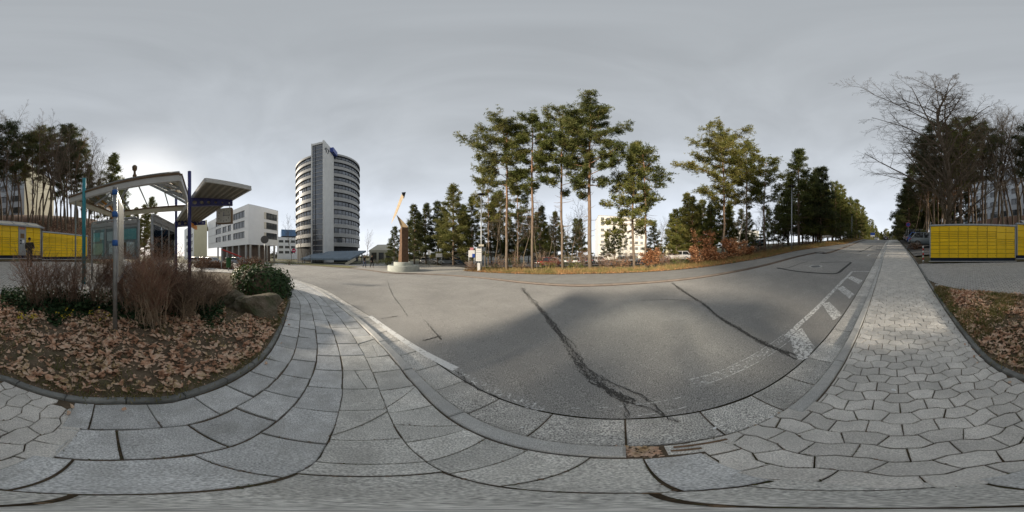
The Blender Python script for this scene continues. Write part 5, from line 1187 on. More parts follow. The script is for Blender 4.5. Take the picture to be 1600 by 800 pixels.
def person(pos, rz, h, jacket, trousers, label, stride=.25, arms='swing', group=None):
    t = thing('person', label, 'person', pos, rz, group); k = h/1.75; mj = mat('jacket', jacket, .85, .2, 9); mt = mat('trousers', trousers, .85, .2, 9)
    S = lambda L_: [tuple(Vector(p)*k) for p in L_]
    # one continuous body: root pelvis, spine, neck, arms, legs  (local -y is forward)
    a = stride
    if arms == 'swing': LE, LH, RE, RH = (.24, .12, 1.12), (.22, -.02, .9), (-.24, .02, 1.12), (-.22, -.2, .93)
    else: LE, LH, RE, RH = (.25, -.1, 1.12), (.1, -.34, 1.22), (-.25, -.1, 1.12), (-.08, -.34, 1.2)
    V = [(0, 0, .95), (0, -.01, 1.15), (0, 0, 1.36), (0, 0, 1.46), (0, -.02, 1.53), (.19, 0, 1.4), LE, LH, (-.19, 0, 1.4), RE, RH, (.1, 0, .9), (.11, -a*.55-.04, .5), (.1, -a*.6, .08), (-.1, 0, .9), (-.11, a*.35-.06, .5), (-.1, a, .1), (.1, -a*.6-.14, .03), (-.1, a-.1, .03)]
    E = [(0, 1), (1, 2), (2, 3), (3, 4), (2, 5), (5, 6), (6, 7), (2, 8), (8, 9), (9, 10), (0, 11), (11, 12), (12, 13), (0, 14), (14, 15), (15, 16), (13, 17), (16, 18)]
    Rr_ = [(.15, .11), (.14, .1), (.16, .1), .06, .055, .075, .05, .035, .075, .05, .035, .09, .065, .042, .09, .065, .042, .035, .035]
    skinned('body', S(V), E, [tuple(q*k for q in r) if isinstance(r, tuple) else r*k for r in Rr_], M['skin'], t)
    skinned('jacket', S([(0, 0, .86), V[1], V[2], (0, 0, 1.45), V[5], V[6], tuple(Vector(V[6]).lerp(Vector(V[7]), .85)), V[8], V[9], tuple(Vector(V[9]).lerp(Vector(V[10]), .85))]), [(0, 1), (1, 2), (2, 3), (2, 4), (4, 5), (5, 6), (2, 7), (7, 8), (8, 9)], [(.19*k, .15*k), (.18*k, .13*k), (.19*k, .13*k), .08*k, .095*k, .07*k, .052*k, .095*k, .07*k, .052*k], mj, t)
    skinned('trousers', S([(0, 0, .92), V[11], V[12], tuple(Vector(V[13])+Vector((0, 0, .03))), V[14], V[15], tuple(Vector(V[16])+Vector((0, 0, .03)))]), [(0, 1), (1, 2), (2, 3), (0, 4), (4, 5), (5, 6)], [(.16*k, .13*k), .11*k, .08*k, .062*k, .11*k, .08*k, .062*k], mt, t)
    hd = MB(); hc = Vector((0, -.03, 1.65))*k; bm = bmesh.new(); bmesh.ops.create_uvsphere(bm, u_segments=20, v_segments=14, radius=1)
    for v in bm.verts:
        c = v.co; c.x *= .077; c.y *= .095; c.z *= .118
        if c.z < -.03: c.x *= 1+(c.z+.03)*3.2; c.y *= 1+(c.z+.03)*1.5
        if c.y < -.085 and abs(c.x) < .02 and -.03 < c.z < .02: c.y -= .02
    me = bpy.data.meshes.new('head'); bm.to_mesh(me); bm.free(); me.materials.append(M['skin']); ho = bpy.data.objects.new('head', me); link(ho, t); ho.location = hc; ho.scale = (k, k, k)
    for s in (-1, 1):
        MB().lathe([(0, .006), (.008, .004), (.01, 0)], 8, (0, 0, 0)).build('eye', M['black'], ho, loc=(s*.03, -.088, .01)); MB().hull([(s*.072, .0, .02), (s*.09, .015, .02), (s*.085, .01, -.03), (s*.074, -.01, -.03), (s*.09, .02, -.01)]).build('ear', M['skin'], ho)
    MB().box((0, -.09, -.055), (.045, .01, .01)).build('mouth', M['taillight'], ho)
    bm = bmesh.new(); bmesh.ops.create_uvsphere(bm, u_segments=20, v_segments=14, radius=1)
    bmesh.ops.delete(bm, geom=[v for v in bm.verts if v.co.z < -.35 or (v.co.y < -.55 and v.co.z < .45)], context='VERTS')
    for v in bm.verts: v.co = Vector((v.co.x*.088, v.co.y*.107+.004, v.co.z*.128))
    me = bpy.data.meshes.new('hair'); bm.to_mesh(me); bm.free(); me.materials.append(M['hair']); o = bpy.data.objects.new('hair', me); link(o, ho)
    for hp, el_ in ((V[7], V[6]), (V[10], V[9])):
        d = (Vector(hp)-Vector(el_)).normalized(); p0 = Vector(hp); hb = MB(); x = d.cross(Vector((0, 0, 1))).normalized() if abs(d.z) < .95 else Vector((0, 1, 0)); hb.tube([(p0-d*.03)*k, (p0+d*.07)*k], [.03*k, .036*k], 8)
        for f in range(4): q = p0+d*.07+x*(f-1.5)*.018; hb.tube([q*k, (q+d*(.04+.01*(f in (1, 2))))*k, (q+d*.07+Vector((0, -.02, -.01)))*k], [.0095*k, .009*k, .007*k], 6)
        q = p0+d*.02+x*.035; hb.tube([q*k, (q+x*.02+d*.03)*k, (q+x*.02+d*.06)*k], [.011*k, .01*k, .008*k], 6); hb.build('hand', M['skin'], t, True)
    for q in ((V[13], V[17]), (V[16], V[18])):
        a_, b_ = Vector(q[0]), Vector(q[1]); MB().hull([(a_+Vector(v))*k for v in ((-.045, .05, -.075), (.045, .05, -.075), (-.04, .05, .03), (.04, .05, .03), (-.045, -.12, -.075), (.045, -.12, -.075), (-.03, -.19, -.07), (.03, -.19, -.07), (-.035, -.15, -.035), (.035, -.15, -.035))]).build('shoe', M['black'], t, bevel=.01)
    return t
x, y = pol(569.5, 24.5); person((x, y, gz(x, y)-.005), radians(100), 1.74, (.03, .03, .035), (.06, .08, .14), 'walker in dark jacket and blue trousers near the slate canopy', .22, group='walkers by the sculpture')
x, y = pol(581, 24.0); person((x, y, gz(x, y)-.005), radians(80), 1.78, (.015, .015, .017), (.015, .015, .018), 'walker dressed in black nearest the sculpture', .3, group='walkers by the sculpture')
x, y = pol(46, 8.9); t = person((x, y, gz(x, y)-.005), -az(46)+radians(165)+pi*0, 1.62, (.05, .042, .03), (.05, .045, .04), 'person in dark olive coat standing at the yellow locker terminal', .05, 'phone')
# ================================================================= trees
def barkmat(name, low, high, z0, z1):
    m = bpy.data.materials.new(name); m.use_nodes = True; t = m.node_tree; n = t.nodes; l = t.links.new; b = n['Principled BSDF']; b.inputs['Roughness'].default_value = .9; b.inputs['Specular IOR Level'].default_value = .15
    tc = n.new('ShaderNodeTexCoord'); sp_ = n.new('ShaderNodeSeparateXYZ'); l(tc.outputs['Object'], sp_.inputs[0]); mr = n.new('ShaderNodeMapRange'); mr.inputs[1].default_value = z0; mr.inputs[2].default_value = z1; l(sp_.outputs[2], mr.inputs[0])
    mp_ = n.new('ShaderNodeMapping'); mp_.inputs['Scale'].default_value = (6, 6, 1.5); l(tc.outputs['Object'], mp_.inputs[0]); x = n.new('ShaderNodeTexNoise'); x.inputs['Scale'].default_value = 2; x.inputs['Detail'].default_value = 6; l(mp_.outputs[0], x.inputs['Vector'])
    mx = n.new('ShaderNodeMixRGB'); l(mr.outputs[0], mx.inputs[0]); mx.inputs[1].default_value = (*low, 1); mx.inputs[2].default_value = (*high, 1)
    r = n.new('ShaderNodeMapRange'); r.inputs[1].default_value = .3; r.inputs[2].default_value = .7; r.inputs[3].default_value = .55; r.inputs[4].default_value = 1.25; l(x.outputs[0], r.inputs[0])
    m2 = n.new('ShaderNodeMixRGB'); m2.blend_type = 'MULTIPLY'; m2.inputs[0].default_value = 1; l(mx.outputs[0], m2.inputs[1]); l(r.outputs[0], m2.inputs[2]); l(m2.outputs[0], b.inputs['Base Color'])
    bp = n.new('ShaderNodeBump'); bp.inputs['Strength'].default_value = .7; bp.inputs['Distance'].default_value = .05; l(x.outputs[0], bp.inputs['Height']); l(bp.outputs[0], b.inputs['Normal']); return m
M['pinebark'] = barkmat('pine_bark', (.19, .15, .115), (.31, .175, .10), 3, 13)
M['greybark'] = barkmat('grey_bark', (.17, .14, .10), (.17, .135, .10), 1, 8)
M['darkbark'] = barkmat('dark_bark', (.13, .10, .075), (.15, .115, .085), 1, 8)
M['birchbark'] = barkmat('birch_bark', (.42, .38, .3), (.5, .46, .4), 1, 5)
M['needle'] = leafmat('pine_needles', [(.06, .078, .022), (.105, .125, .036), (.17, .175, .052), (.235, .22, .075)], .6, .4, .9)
M['needle_y'] = leafmat('yellow_green_needles', [(.08, .105, .028), (.14, .16, .04), (.21, .205, .055), (.28, .25, .08)], .6, .38, .9)  # yellower and paler needle colours
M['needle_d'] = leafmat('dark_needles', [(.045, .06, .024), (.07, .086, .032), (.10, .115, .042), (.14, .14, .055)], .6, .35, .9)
def tubes_np(): return MB()
class Tree:
    def __init__(s, seed): s.r = random.Random(seed); s.w = MB(); s.f = MB(); s.tw = MB()
    def tuft(s, c, n, ln, wd, flat=.5, updir=(0, 0, .6)):
        r = s.r; V = []; F = []
        for _ in range(n):
            d = Vector((r.gauss(0, 1), r.gauss(0, 1), r.gauss(0, flat)))+Vector(updir); d.normalize(); q = d.cross(Vector((r.gauss(0, 1), r.gauss(0, 1), r.gauss(0, 1)))).normalized()*wd; l = ln*r.uniform(.6, 1.2); b = c+d*l*.1; k = len(V)
            V += [b-q*.4, b+q*.4, b+d*l*.6+q, b+d*l*1.0, b+d*l*.6-q]; F.append((k, k+1, k+2, k+3, k+4))
        s.f.add(V, F)
def pine(seed, Ht=20, cb=.5, spread=3.2, r0=.24, nb=34, shape='umbrella', tufts=7, lean=(0, 0), bias=None, tl=.29, dead=5):
    T = Tree(seed); r = T.r; n = 12; P = []
    ox, oy = r.uniform(-1, 1)*.25, r.uniform(-1, 1)*.25
    for k in range(n+1):
        q = k/n; P.append(Vector((lean[0]*q+ox*sin(q*3.5)+r.gauss(0, .03), lean[1]*q+oy*sin(q*4)+r.gauss(0, .03), Ht*.97*q-.2)))
    rad = [r0*(1.12 if k == 0 else 1)*(1-.86*(k/n)**1.2) for k in range(n+1)]; T.w.tube(P, rad, 9)
    def at(q):
        f = q*n; i = min(int(f), n-1); return P[i].lerp(P[i+1], f-i), rad[i]+(rad[i+1]-rad[i])*(f-i)
    for i in range(nb):
        q = cb+(1-cb)*((i+r.random())/nb)**.9; q = min(q, .985); p, rr = at(q); h = (q-cb)/(1-cb); a = i*2.4+r.uniform(-.6, .6)
        if shape == 'umbrella': pr = (.5+.55*sin(pi*min(1, (h*.78+.22)))) if h < .75 else (1.05*(1.02-h)/.27*.75+.25)
        else: pr = (1-h)*.9+.14
        ln = spread*pr*r.uniform(.55, 1.15)
        if bias: ln *= 1+bias[1]*max(0, cos(a-bias[0]))-.25*max(0, -cos(a-bias[0]))
        if r.random() < .12: ln *= 1.3
        up = (.05+.5*h) if shape == 'umbrella' else (-.12+.55*h)
        d = Vector((cos(a), sin(a), up+r.uniform(-.15, .15))).normalized(); m = 5; B = [p]
        for k in range(1, m+1): t = k/m; B.append(p+d*ln*t+Vector((r.gauss(0, .06*ln*.3), r.gauss(0, .06*ln*.3), (.12*ln*t*t if shape == 'umbrella' else -.16*ln*t*(1-t)))))
        br = max(.018, rr*.34); T.w.tube(B, [br*(1-.8*k/m) for k in range(m+1)], 5, False)
        ns = max(4, int(ln*3.6))
        for j in range(ns):
            t = r.uniform(.3, 1); f = t*m; k = min(int(f), m-1); c = B[k].lerp(B[k+1], f-k); a2 = a+r.choice([-1, 1])*r.uniform(.4, 1.3); sl2 = ln*.34*r.uniform(.4, 1)*(1.15-.5*t); e = c+Vector((cos(a2), sin(a2), r.uniform(-.25, .75))).normalized()*sl2
            T.w.tube([c, e], [br*.3, .008], 3, False)
            for z in range(tufts):
                g = c.lerp(e, r.uniform(.2, 1.1))+Vector((r.gauss(0, .2), r.gauss(0, .2), r.gauss(0, .17)))
                T.tuft(g, 7, tl, tl*.10)
    for i in range(dead):
        q = r.uniform(cb*.45, cb); p, rr = at(q); a = r.uniform(0, 2*pi); ln = r.uniform(.6, 1.6); d = Vector((cos(a), sin(a), r.uniform(-.2, .2))); T.w.tube([p, p+d*ln*.6, p+d*ln+Vector((0, 0, .1))], [.025, .016, .006], 4, False)
    return T
def bare(seed, Ht=18, r0=.2, cb=.3, spread=1.0, levels=3, bias=None, lean=(0, 0), nb=13, fine=1.0, upf=.9):
    T = Tree(seed); r = T.r
    def branch(p, d, ln, rad, lev):
        m = 6 if lev == 0 else (5 if lev == 1 else (4 if lev == 2 else 2)); P = [p]; dd = Vector(d)
        for k in range(m):
            dd = (dd+Vector((r.gauss(0, .10), r.gauss(0, .10), r.gauss(0, .06)+(.07 if lev < 2 else .04)))).normalized(); P.append(P[-1]+dd*ln/m)
        R = [max(.0045, rad*(1-.75*k/m)) for k in range(m+1)]; T.w.tube(P, R, (9, 6, 4, 3, 3)[lev], False)
        if lev >= levels: return
        cnt = int((nb, 9, 7*fine, 5*fine)[lev])
        for i in range(cnt):
            q = (cb if lev == 0 else .18)+(1-(cb if lev == 0 else .18))*(i+r.random())/cnt; f = min(q, .99)*m; k = min(int(f), m-1); c = P[k].lerp(P[k+1], f-k); dl = (P[k+1]-P[k]).normalized(); a = i*2.4+r.uniform(-.7, .7)
            x = dl.cross(Vector((.1, .2, 1) if abs(dl.z) < .9 else (1, 0, .1))).normalized(); y = dl.cross(x); ang = r.uniform(.5, 1.0) if lev else r.uniform(.45, .95)
            nd = dl*cos(ang)+(x*cos(a)+y*sin(a))*sin(ang); nd.z += .12*upf; nd.normalize(); l2 = ln*((.42*spread) if lev == 0 else .42)*(1.15-.65*q)*r.uniform(.65, 1.2)
            if bias and lev == 0: cs = nd.x*bias[0]+nd.y*bias[1]; l2 *= 1+bias[2]*max(0, cs)-.3*max(0, -cs)
            branch(c, nd, l2, R[k]*.5, lev+1)
    branch(Vector((0, 0, -.2)), Vector((lean[0], lean[1], 1)).normalized(), Ht, r0, 0); return T
PROTO = {}
def proto(key, T):
    w = T.w.build('trunk', M['pinebark'], smooth=True); wd = w.data; bpy.data.objects.remove(w); fd = None
    if T.f.V: f = T.f.build('crown', M['needle']); fd = f.data; bpy.data.objects.remove(f)
    hi = max(v.co.z for v in (fd or wd).vertices); PROTO[key] = (wd, fd, hi)
proto('p1', pine(11, 20, .44, 3.3, .2, 46, bias=(pi, .4), tufts=14, dead=12)); proto('p2', pine(12, 20, .42, 2.7, .18, 42, tufts=14, dead=12)); proto('p3', pine(13, 20, .38, 3.6, .23, 52, tufts=15, dead=14)); proto('p4', pine(14, 20, .36, 2.9, .16, 40, tufts=11, dead=14)); proto('p5', pine(15, 20, .36, 4.3, .18, 48, tufts=13, bias=(pi, .3), dead=12))
proto('c1', pine(21, 16, .16, 4.3, .2, 78, 'cone', 9)); proto('c2', pine(22, 16, .10, 4.8, .2, 84, 'cone', 9)); proto('c3', pine(23, 16, .26, 3.7, .18, 66, 'cone', 9)); proto('thin', pine(24, 16, .46, 2.2, .12, 34, 'umbrella', 9, dead=10))
proto('b1', bare(31, 18, .17, .3, 1.05, fine=1.8)); proto('b2', bare(32, 18, .15, .4, .85, fine=1.8)); proto('b3', bare(33, 18, .18, .25, 1.15, fine=2.0)); proto('b4', bare(34, 16, .11, .4, .6, nb=12, fine=1.2)); proto('big', bare(36, 20, .24, .12, .9, 4, bias=(.89, .45, .55), nb=40, fine=1.55, upf=-.3))
MATS = {}
def tree(key, u, d, vt, label, group, needle='needle', bark='pinebark', name=None, wx=1.0, z=None, lean=0, rz=None, zoff=0, cat='tree'):
    wd, fd, hi = PROTO[key]; x, y = pol(u, d); zb = gz(x, y)-.12+zoff if z is None else z; hgt = H+d*tan(el(vt))-zb; s = hgt/hi
    k = (key, needle, bark)
    if k not in MATS:
        a = wd.copy(); a.materials[0] = M[bark]; b = None
        if fd: b = fd.copy(); b.materials[0] = M[needle]
        MATS[k] = (a, b)
    a, b = MATS[k]; nm = name or ('pine_tree' if fd else 'bare_tree'); t = thing(nm, label, cat, (x, y, zb), random.uniform(0, 6.28) if rz is None else rz, group); t.scale = (s*wx, s*wx, s); t.rotation_euler[1 if rz is not None else 0] = lean
    inst('trunk', a, t)
    if b: inst('crown', b, t)
    return t
g1 = 'tall pines on the far verge'
tree('p1', 792, 18.5, 190, 'tall pine with a broad crown leaning left, nearest the street lamp', g1, rz=0, wx=.82)
tree('p2', 832, 18, 180, 'tall slender pine second from the street lamp', g1, 'needle_y', wx=.8)
tree('p4', 879, 19, 168, 'pine with sparse wispy top between the slender and thickest pines', g1, wx=.78)
tree('p3', 922, 17.2, 168, 'tallest pine with the thickest trunk in front of the car park', g1, wx=.84, rz=1.2)
tree('c3', 991, 18.5, 214, 'leaning pine with layered crown, left of the twin pair', g1, 'needle_y', wx=.82, lean=.03)
tree('thin', 1006, 18.2, 228, 'thinner pine right beside the leaning layered pine', g1, wx=1.1)
tree('p5', 1128, 17.5, 204, 'wide-crowned sunlit pine behind the orange saplings', g1, 'needle_y', rz=0, wx=.95)
tree('p4', 1166, 20, 222, 'loose-crowned pine right of the wide sunlit pine', g1, 'needle_y')
tree('thin', 1196, 20, 245, 'thin red-trunked pine left of the uphill lamp', g1, 'needle_y', wx=1.3)
tree('c1', 1248, 24, 232, 'dark layered pine right behind the uphill lamp', g1, wx=.95)
tree('c2', 1284, 27, 258, 'dense dark pine with drooping boughs right of the uphill lamp', g1, 'needle_d', wx=.95)
tree('b4', 1149, 17.2, 300, 'pale birch with forked stem right of the wide sunlit pine', 'birches', bark='birchbark', name='birch_tree', wx=1.3)
g2 = 'young pines behind the sculpture'
for u, d, vt, lab, k in ((617, 26, 352, 'small green pine just left of the sculpture column', 'c2'), (647, 33, 318, 'dark pine just right of the sculpture', 'c1'), (666, 35, 315, 'second dark pine right of the sculpture', 'c3'), (684, 34, 313, 'third dark pine right of the sculpture', 'c1'), (708, 30, 286, 'tallest young pine with pointed top, left of the street lamp', 'c2'), (738, 33, 304, 'young pine directly left of the street lamp', 'c3'), (656, 40, 330, 'young pine behind the first two dark pines', 'c3'), (695, 42, 325, 'young pine behind the tallest young pine', 'c1'), (724, 41, 318, 'young pine between the tallest young pine and the lamp', 'c1'), (640, 42, 345, 'low young pine behind the sculpture blades', 'c2')):
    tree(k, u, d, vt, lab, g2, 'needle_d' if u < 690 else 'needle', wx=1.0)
g3 = 'thin trees behind the verge pines'; rg = random.Random(5); side = ['street lamp', 'slender pine', 'thickest pine trunk', 'twin pines', 'orange saplings', 'birch', 'uphill lamp']
mid = [(762, 'thin', 28, 268), (773, 'b4', 26, 300), (808, 'thin', 27, 262), (818, 'b2', 30, 300), (845, 'c3', 34, 320), (856, 'b4', 28, 318), (866, 'b1', 34, 330), (889, 'b2', 36, 335), (900, 'c1', 46, 340), (912, 'b4', 30, 312), (945, 'b4', 36, 350), (960, 'c3', 40, 352), (974, 'thin', 26, 350), (1022, 'c2', 34, 345), (1036, 'b2', 38, 342), (1050, 'c3', 30, 332), (1066, 'c2', 36, 322), (1082, 'c1', 27, 305), (1098, 'c2', 32, 310), (1110, 'c1', 25, 318), (1137, 'c3', 26, 318), (1158, 'c1', 29, 325), (1178, 'b2', 26, 320), (1188, 'b1', 30, 310), (1208, 'b3', 27, 308), (1222, 'b2', 26, 300), (1230, 'c3', 34, 320), (1262, 'b2', 30, 325), (1300, 'c1', 36, 318), (1312, 'c3', 40, 316), (785, 'b4', 30, 320), (800, 'b4', 36, 330), (826, 'c3', 40, 335), (877, 'c2', 50, 350), (768, 'c3', 36, 312), (781, 'c1', 40, 330), (796, 'c2', 44, 340), (811, 'c1', 38, 325), (838, 'c1', 42, 330), (852, 'c2', 46, 345), (868, 'c3', 38, 328), (893, 'b1', 27, 318), (906, 'c3', 40, 340), (758, 'b2', 27, 300), (779, 'thin', 33, 300), (804, 'b1', 26, 315), (839, 'b2', 25, 310), (1056, 'c1', 26, 325), (1074, 'c1', 30, 300), (1090, 'c2', 28, 318), (1118, 'c2', 30, 305), (1140, 'c1', 32, 312), (1170, 'c2', 33, 330), (1200, 'c1', 36, 325), (1216, 'c2', 33, 318), (1240, 'b1', 28, 305), (1270, 'c1', 34, 300), (1030, 'b1', 30, 338), (948, 'c1', 55, 362)]
what = {'thin': 'thin pine', 'b4': 'thin bare tree', 'b1': 'bare tree', 'b2': 'slim bare tree', 'b3': 'spreading bare tree', 'c1': 'mid-height pine', 'c2': 'bushy pine', 'c3': 'narrow pine'}
refs = [(752, 'the tall street lamp'), (792, 'the left-leaning pine trunk'), (832, 'the slender pine trunk'), (879, 'the sparse-topped pine trunk'), (922, 'the thickest pine trunk'), (991, 'the leaning layered pine'), (1075, 'the orange saplings'), (1128, 'the wide sunlit pine'), (1149, 'the pale birch'), (1196, 'the red-trunked pine'), (1237, 'the uphill lamp'), (1284, 'the drooping dark pine'), (1331, 'the far lamp')]
used = {}
def ref_label(kind, u, d, extra=''):
    ru, rn = min(refs, key=lambda q: abs(q[0]-u)); sd = 'left' if u < ru else 'right'; k = ('close' if d < 28 else 'further' if d < 36 else 'far'); s = f'{kind} {k} behind and {sd} of {rn}{extra}'
    used[s] = used.get(s, 0)+1
    return s if used[s] == 1 else s+(', second one', ', third one', ', fourth one')[used[s]-2]
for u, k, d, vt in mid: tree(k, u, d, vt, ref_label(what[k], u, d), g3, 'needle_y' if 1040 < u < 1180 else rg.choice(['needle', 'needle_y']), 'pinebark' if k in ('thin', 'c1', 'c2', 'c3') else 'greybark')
# wood along the far side of the road uphill
g4 = 'pines lining the road uphill'; k_ = 0
for t_, s_ in [(q, s) for q in (26, 29.5, 33, 36.5, 40, 44, 48, 52, 56, 60, 65, 70, 75, 81, 88, 96, 106, 116) for s in (-12, -15, -18.5)]:
    x, y = xy(t_+rg.uniform(-1.5, 1.5), s_+rg.uniform(-1, 1)); d = hypot(x, y); u = 800+math.degrees(atan2(x, y))/.225; k_ += 1
    h = rg.uniform(12.5, 15.5); vt = 400-math.degrees(math.atan((gz(x, y)+h-H)/d))/.225; row = 'front' if s_ > -14 else 'back'
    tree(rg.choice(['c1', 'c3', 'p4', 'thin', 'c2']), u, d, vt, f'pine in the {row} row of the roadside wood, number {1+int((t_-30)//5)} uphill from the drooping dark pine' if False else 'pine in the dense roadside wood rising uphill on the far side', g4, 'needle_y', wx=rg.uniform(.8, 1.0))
for t_ in (112, 118, 124, 132):
    for s_ in (-10, -7, -4, -1, 2, 5, 8):
        x, y = xy(t_+rg.uniform(-3, 3), s_+rg.uniform(-1.5, 1.5)); d = hypot(x, y); u = 800+math.degrees(atan2(x, y))/.225; h = rg.uniform(9, 13); vt = 400-math.degrees(math.atan((gz(x, y)+h-H)/d))/.225
        tree(rg.choice(['c1', 'c3', 'p4', 'thin']), u, d, vt, 'yellow-green pine closing the view at the top of the road', 'pines at the top of the road', 'needle_y', wx=1.1)
# hillside behind the lockers and along the pavement on the right
g5 = 'trees on the wooded slope'
refs = [(1440, 'the parked cars'), (1480, 'the big bare beech'), (1545, 'the forked bare tree'), (1600, 'the middle of the locker wall'), (1660, 'the person at the terminal'), (1732, 'the teal post')]
T_ = tree('big', 1482, 14.5, 160, 'big bare beech with wide branches reaching over the pavement', g5, bark='greybark', wx=1.2, rz=0)
T_.rotation_euler = (0, 0, 0)
hl_dark = 1
hl = [(1545, 'b3', 17, 158, 'greybark'), (1568, 'b1', 18, 170, 'greybark'), (1590, 'b3', 19, 172, 'greybark'), (1522, 'b2', 18, 180, 'pinebark'), (1512, 'b2', 19, 172, 'darkbark'), (1500, 'p4', 17, 185, 'pinebark'), (1462, 'thin', 19, 190, 'pinebark'), (1448, 'thin', 22, 215, 'pinebark'), (1434, 'b2', 27, 232, 'pinebark'), (1424, 'c2', 32, 262, 'pinebark'), (1416, 'c1', 40, 290, 'pinebark'), (1412, 'c2', 50, 312, 'pinebark'), (1474, 'b1', 23, 200, 'pinebark'), (1490, 'thin', 21, 205, 'pinebark'), (1534, 'thin', 20, 190, 'pinebark'), (1556, 'b4', 19, 210, 'darkbark'), (1578, 'b4', 20, 215, 'darkbark'), (1583, 'b2', 23, 185, 'greybark'), (1508, 'b4', 22, 225, 'darkbark'), (1470, 'b1', 26, 235, 'pinebark'), (1455, 'c2', 30, 262, 'pinebark'), (1442, 'c1', 36, 275, 'pinebark'), (1440, 'b4', 24, 260, 'darkbark'), (1495, 'b1', 27, 240, 'pinebark'), (1528, 'b4', 21, 235, 'darkbark'), (1430, 'c2', 44, 300, 'pinebark'), (1486, 'b4', 19, 230, 'darkbark'), (1478, 'c1', 33, 262, 'pinebark'), (1548, 'b2', 24, 200, 'darkbark'), (1516, 'thin', 25, 205, 'pinebark'),
      (1420, 'c2', 26, 275, 'pinebark'), (1428, 'b4', 23, 255, 'pinebark'), (1446, 'thin', 26, 240, 'pinebark'), (1460, 'b2', 24, 245, 'pinebark'), (1484, 'b1', 30, 250, 'pinebark'), (1466, 'b1', 27, 205, 'pinebark'), (1504, 'c2', 33, 262, 'pinebark'), (1408, 'c1', 62, 325, 'pinebark'), (1418, 'c2', 55, 310, 'pinebark'), (1526, 'b1', 27, 190, 'greybark'), (1538, 'b2', 22, 178, 'greybark'), (1560, 'b1', 25, 182, 'greybark'), (1574, 'b2', 26, 180, 'greybark'), (1596, 'b1', 24, 178, 'greybark'), (1500, 'b1', 24, 188, 'greybark'), (1476, 'b2', 20, 205, 'greybark'), (1454, 'b1', 21, 225, 'greybark'), (1606, 'b4', 18, 200, 'darkbark'), (1603, 'b1', 26, 178, 'greybark'), (1616, 'b4', 23, 205, 'darkbark'), (1645, 'b1', 24, 182, 'greybark'), (1654, 'b4', 20, 200, 'darkbark'), (1662, 'b2', 27, 190, 'darkbark'), (1676, 'b2', 19, 190, 'greybark'), (1694, 'b2', 25, 186, 'greybark'), (1703, 'b1', 21, 192, 'greybark'), (1719, 'b1', 24, 198, 'greybark'), (1738, 'b2', 23, 215, 'greybark'), (1748, 'b1', 30, 225, 'greybark'), (1758, 'b2', 25, 240, 'greybark'), (1770, 'b1', 31, 255, 'greybark'), (1668, 'thin', 24, 196, 'pinebark'), (1710, 'thin', 27, 200, 'pinebark'), (1612, 'thin', 20, 192, 'pinebark'), (1622, 'b2', 21, 180, 'greybark'), (1636, 'b2', 20, 188, 'pinebark'), (1641, 'b4', 19, 215, 'darkbark'), (1650, 'thin', 22, 205, 'pinebark'), (1666, 'b2', 21, 184, 'greybark'), (1672, 'b4', 20, 210, 'darkbark'), (1680, 'b1', 23, 176, 'greybark'), (1690, 'b1', 22, 190, 'pinebark'), (1697, 'b4', 20, 215, 'darkbark'), (1706, 'p4', 24, 195, 'pinebark'), (1716, 'b2', 26, 205, 'pinebark'), (1722, 'b2', 22, 200, 'greybark'), (1734, 'b1', 26, 212, 'greybark'), (1745, 'b4', 23, 238, 'darkbark'), (1752, 'b2', 28, 222, 'greybark'), (1776, 'c3', 32, 238, 'pinebark'), (1764, 'b4', 27, 248, 'darkbark'), (1700, 'c3', 29, 228, 'pinebark'), (1740, 'c1', 33, 262, 'pinebark'), (1755, 'c3', 36, 278, 'pinebark'), (1790, 'c3', 44, 292, 'pinebark'), (1628, 'thin', 27, 215, 'pinebark'), (1685, 'b4', 26, 230, 'darkbark'), (1712, 'b4', 21, 235, 'darkbark'), (1728, 'p4', 30, 230, 'pinebark'), (1658, 'b4', 25, 225, 'darkbark')]
what.update({'p2': 'tall pine', 'p4': 'sparse pine', 'p3': 'broad pine'})
for u, k, d, vt, bk2 in hl:
    ru, rn = min(refs, key=lambda q: abs(q[0]-u)); s = f'{what[k]} {"just" if d < 22 else "well"} behind, {"left" if u < ru else "right"} of {rn}'; used[s] = used.get(s, 0)+1
    if used[s] > 1: s += (', second one', ', third one', ', fourth one', ', fifth one')[used[s]-2]
    tree(k, u % 1600, d, vt, s, g5, 'needle_d' if u % 3 else 'needle', bk2, wx=.9 if k[0] in 'pct' else .85)
# trees near the tower and the blocks
for u, d, vt, k, lab in ((466, 36, 345, 'b4', 'slim bare tree left in front of the tower'), (473, 35, 330, 'b4', 'slim bare tree in front of the tower curve'), (484, 36, 348, 'b4', 'slim bare tree in front of the stair slab'), (456, 40, 334, 'b2', 'bare tree in front of the distant blue-topped block'), (573, 70, 356, 'b1', 'hazy bare tree right of the tower'), (237, 28, 305, 'c3', 'loose evergreen seen through the glass shelter'), (226, 34, 318, 'c1', 'second evergreen seen through the glass shelter'), (212, 30, 322, 'c3', 'third evergreen seen through the glass shelter, leftmost'), (415, 22, 388, 'b4', 'small bare sapling behind the round sign')):
    tree(k, u, d, vt, lab, 'trees around the buildings', 'needle_y' if k[0] == 'c' else 'needle', 'greybark', wx=.9)
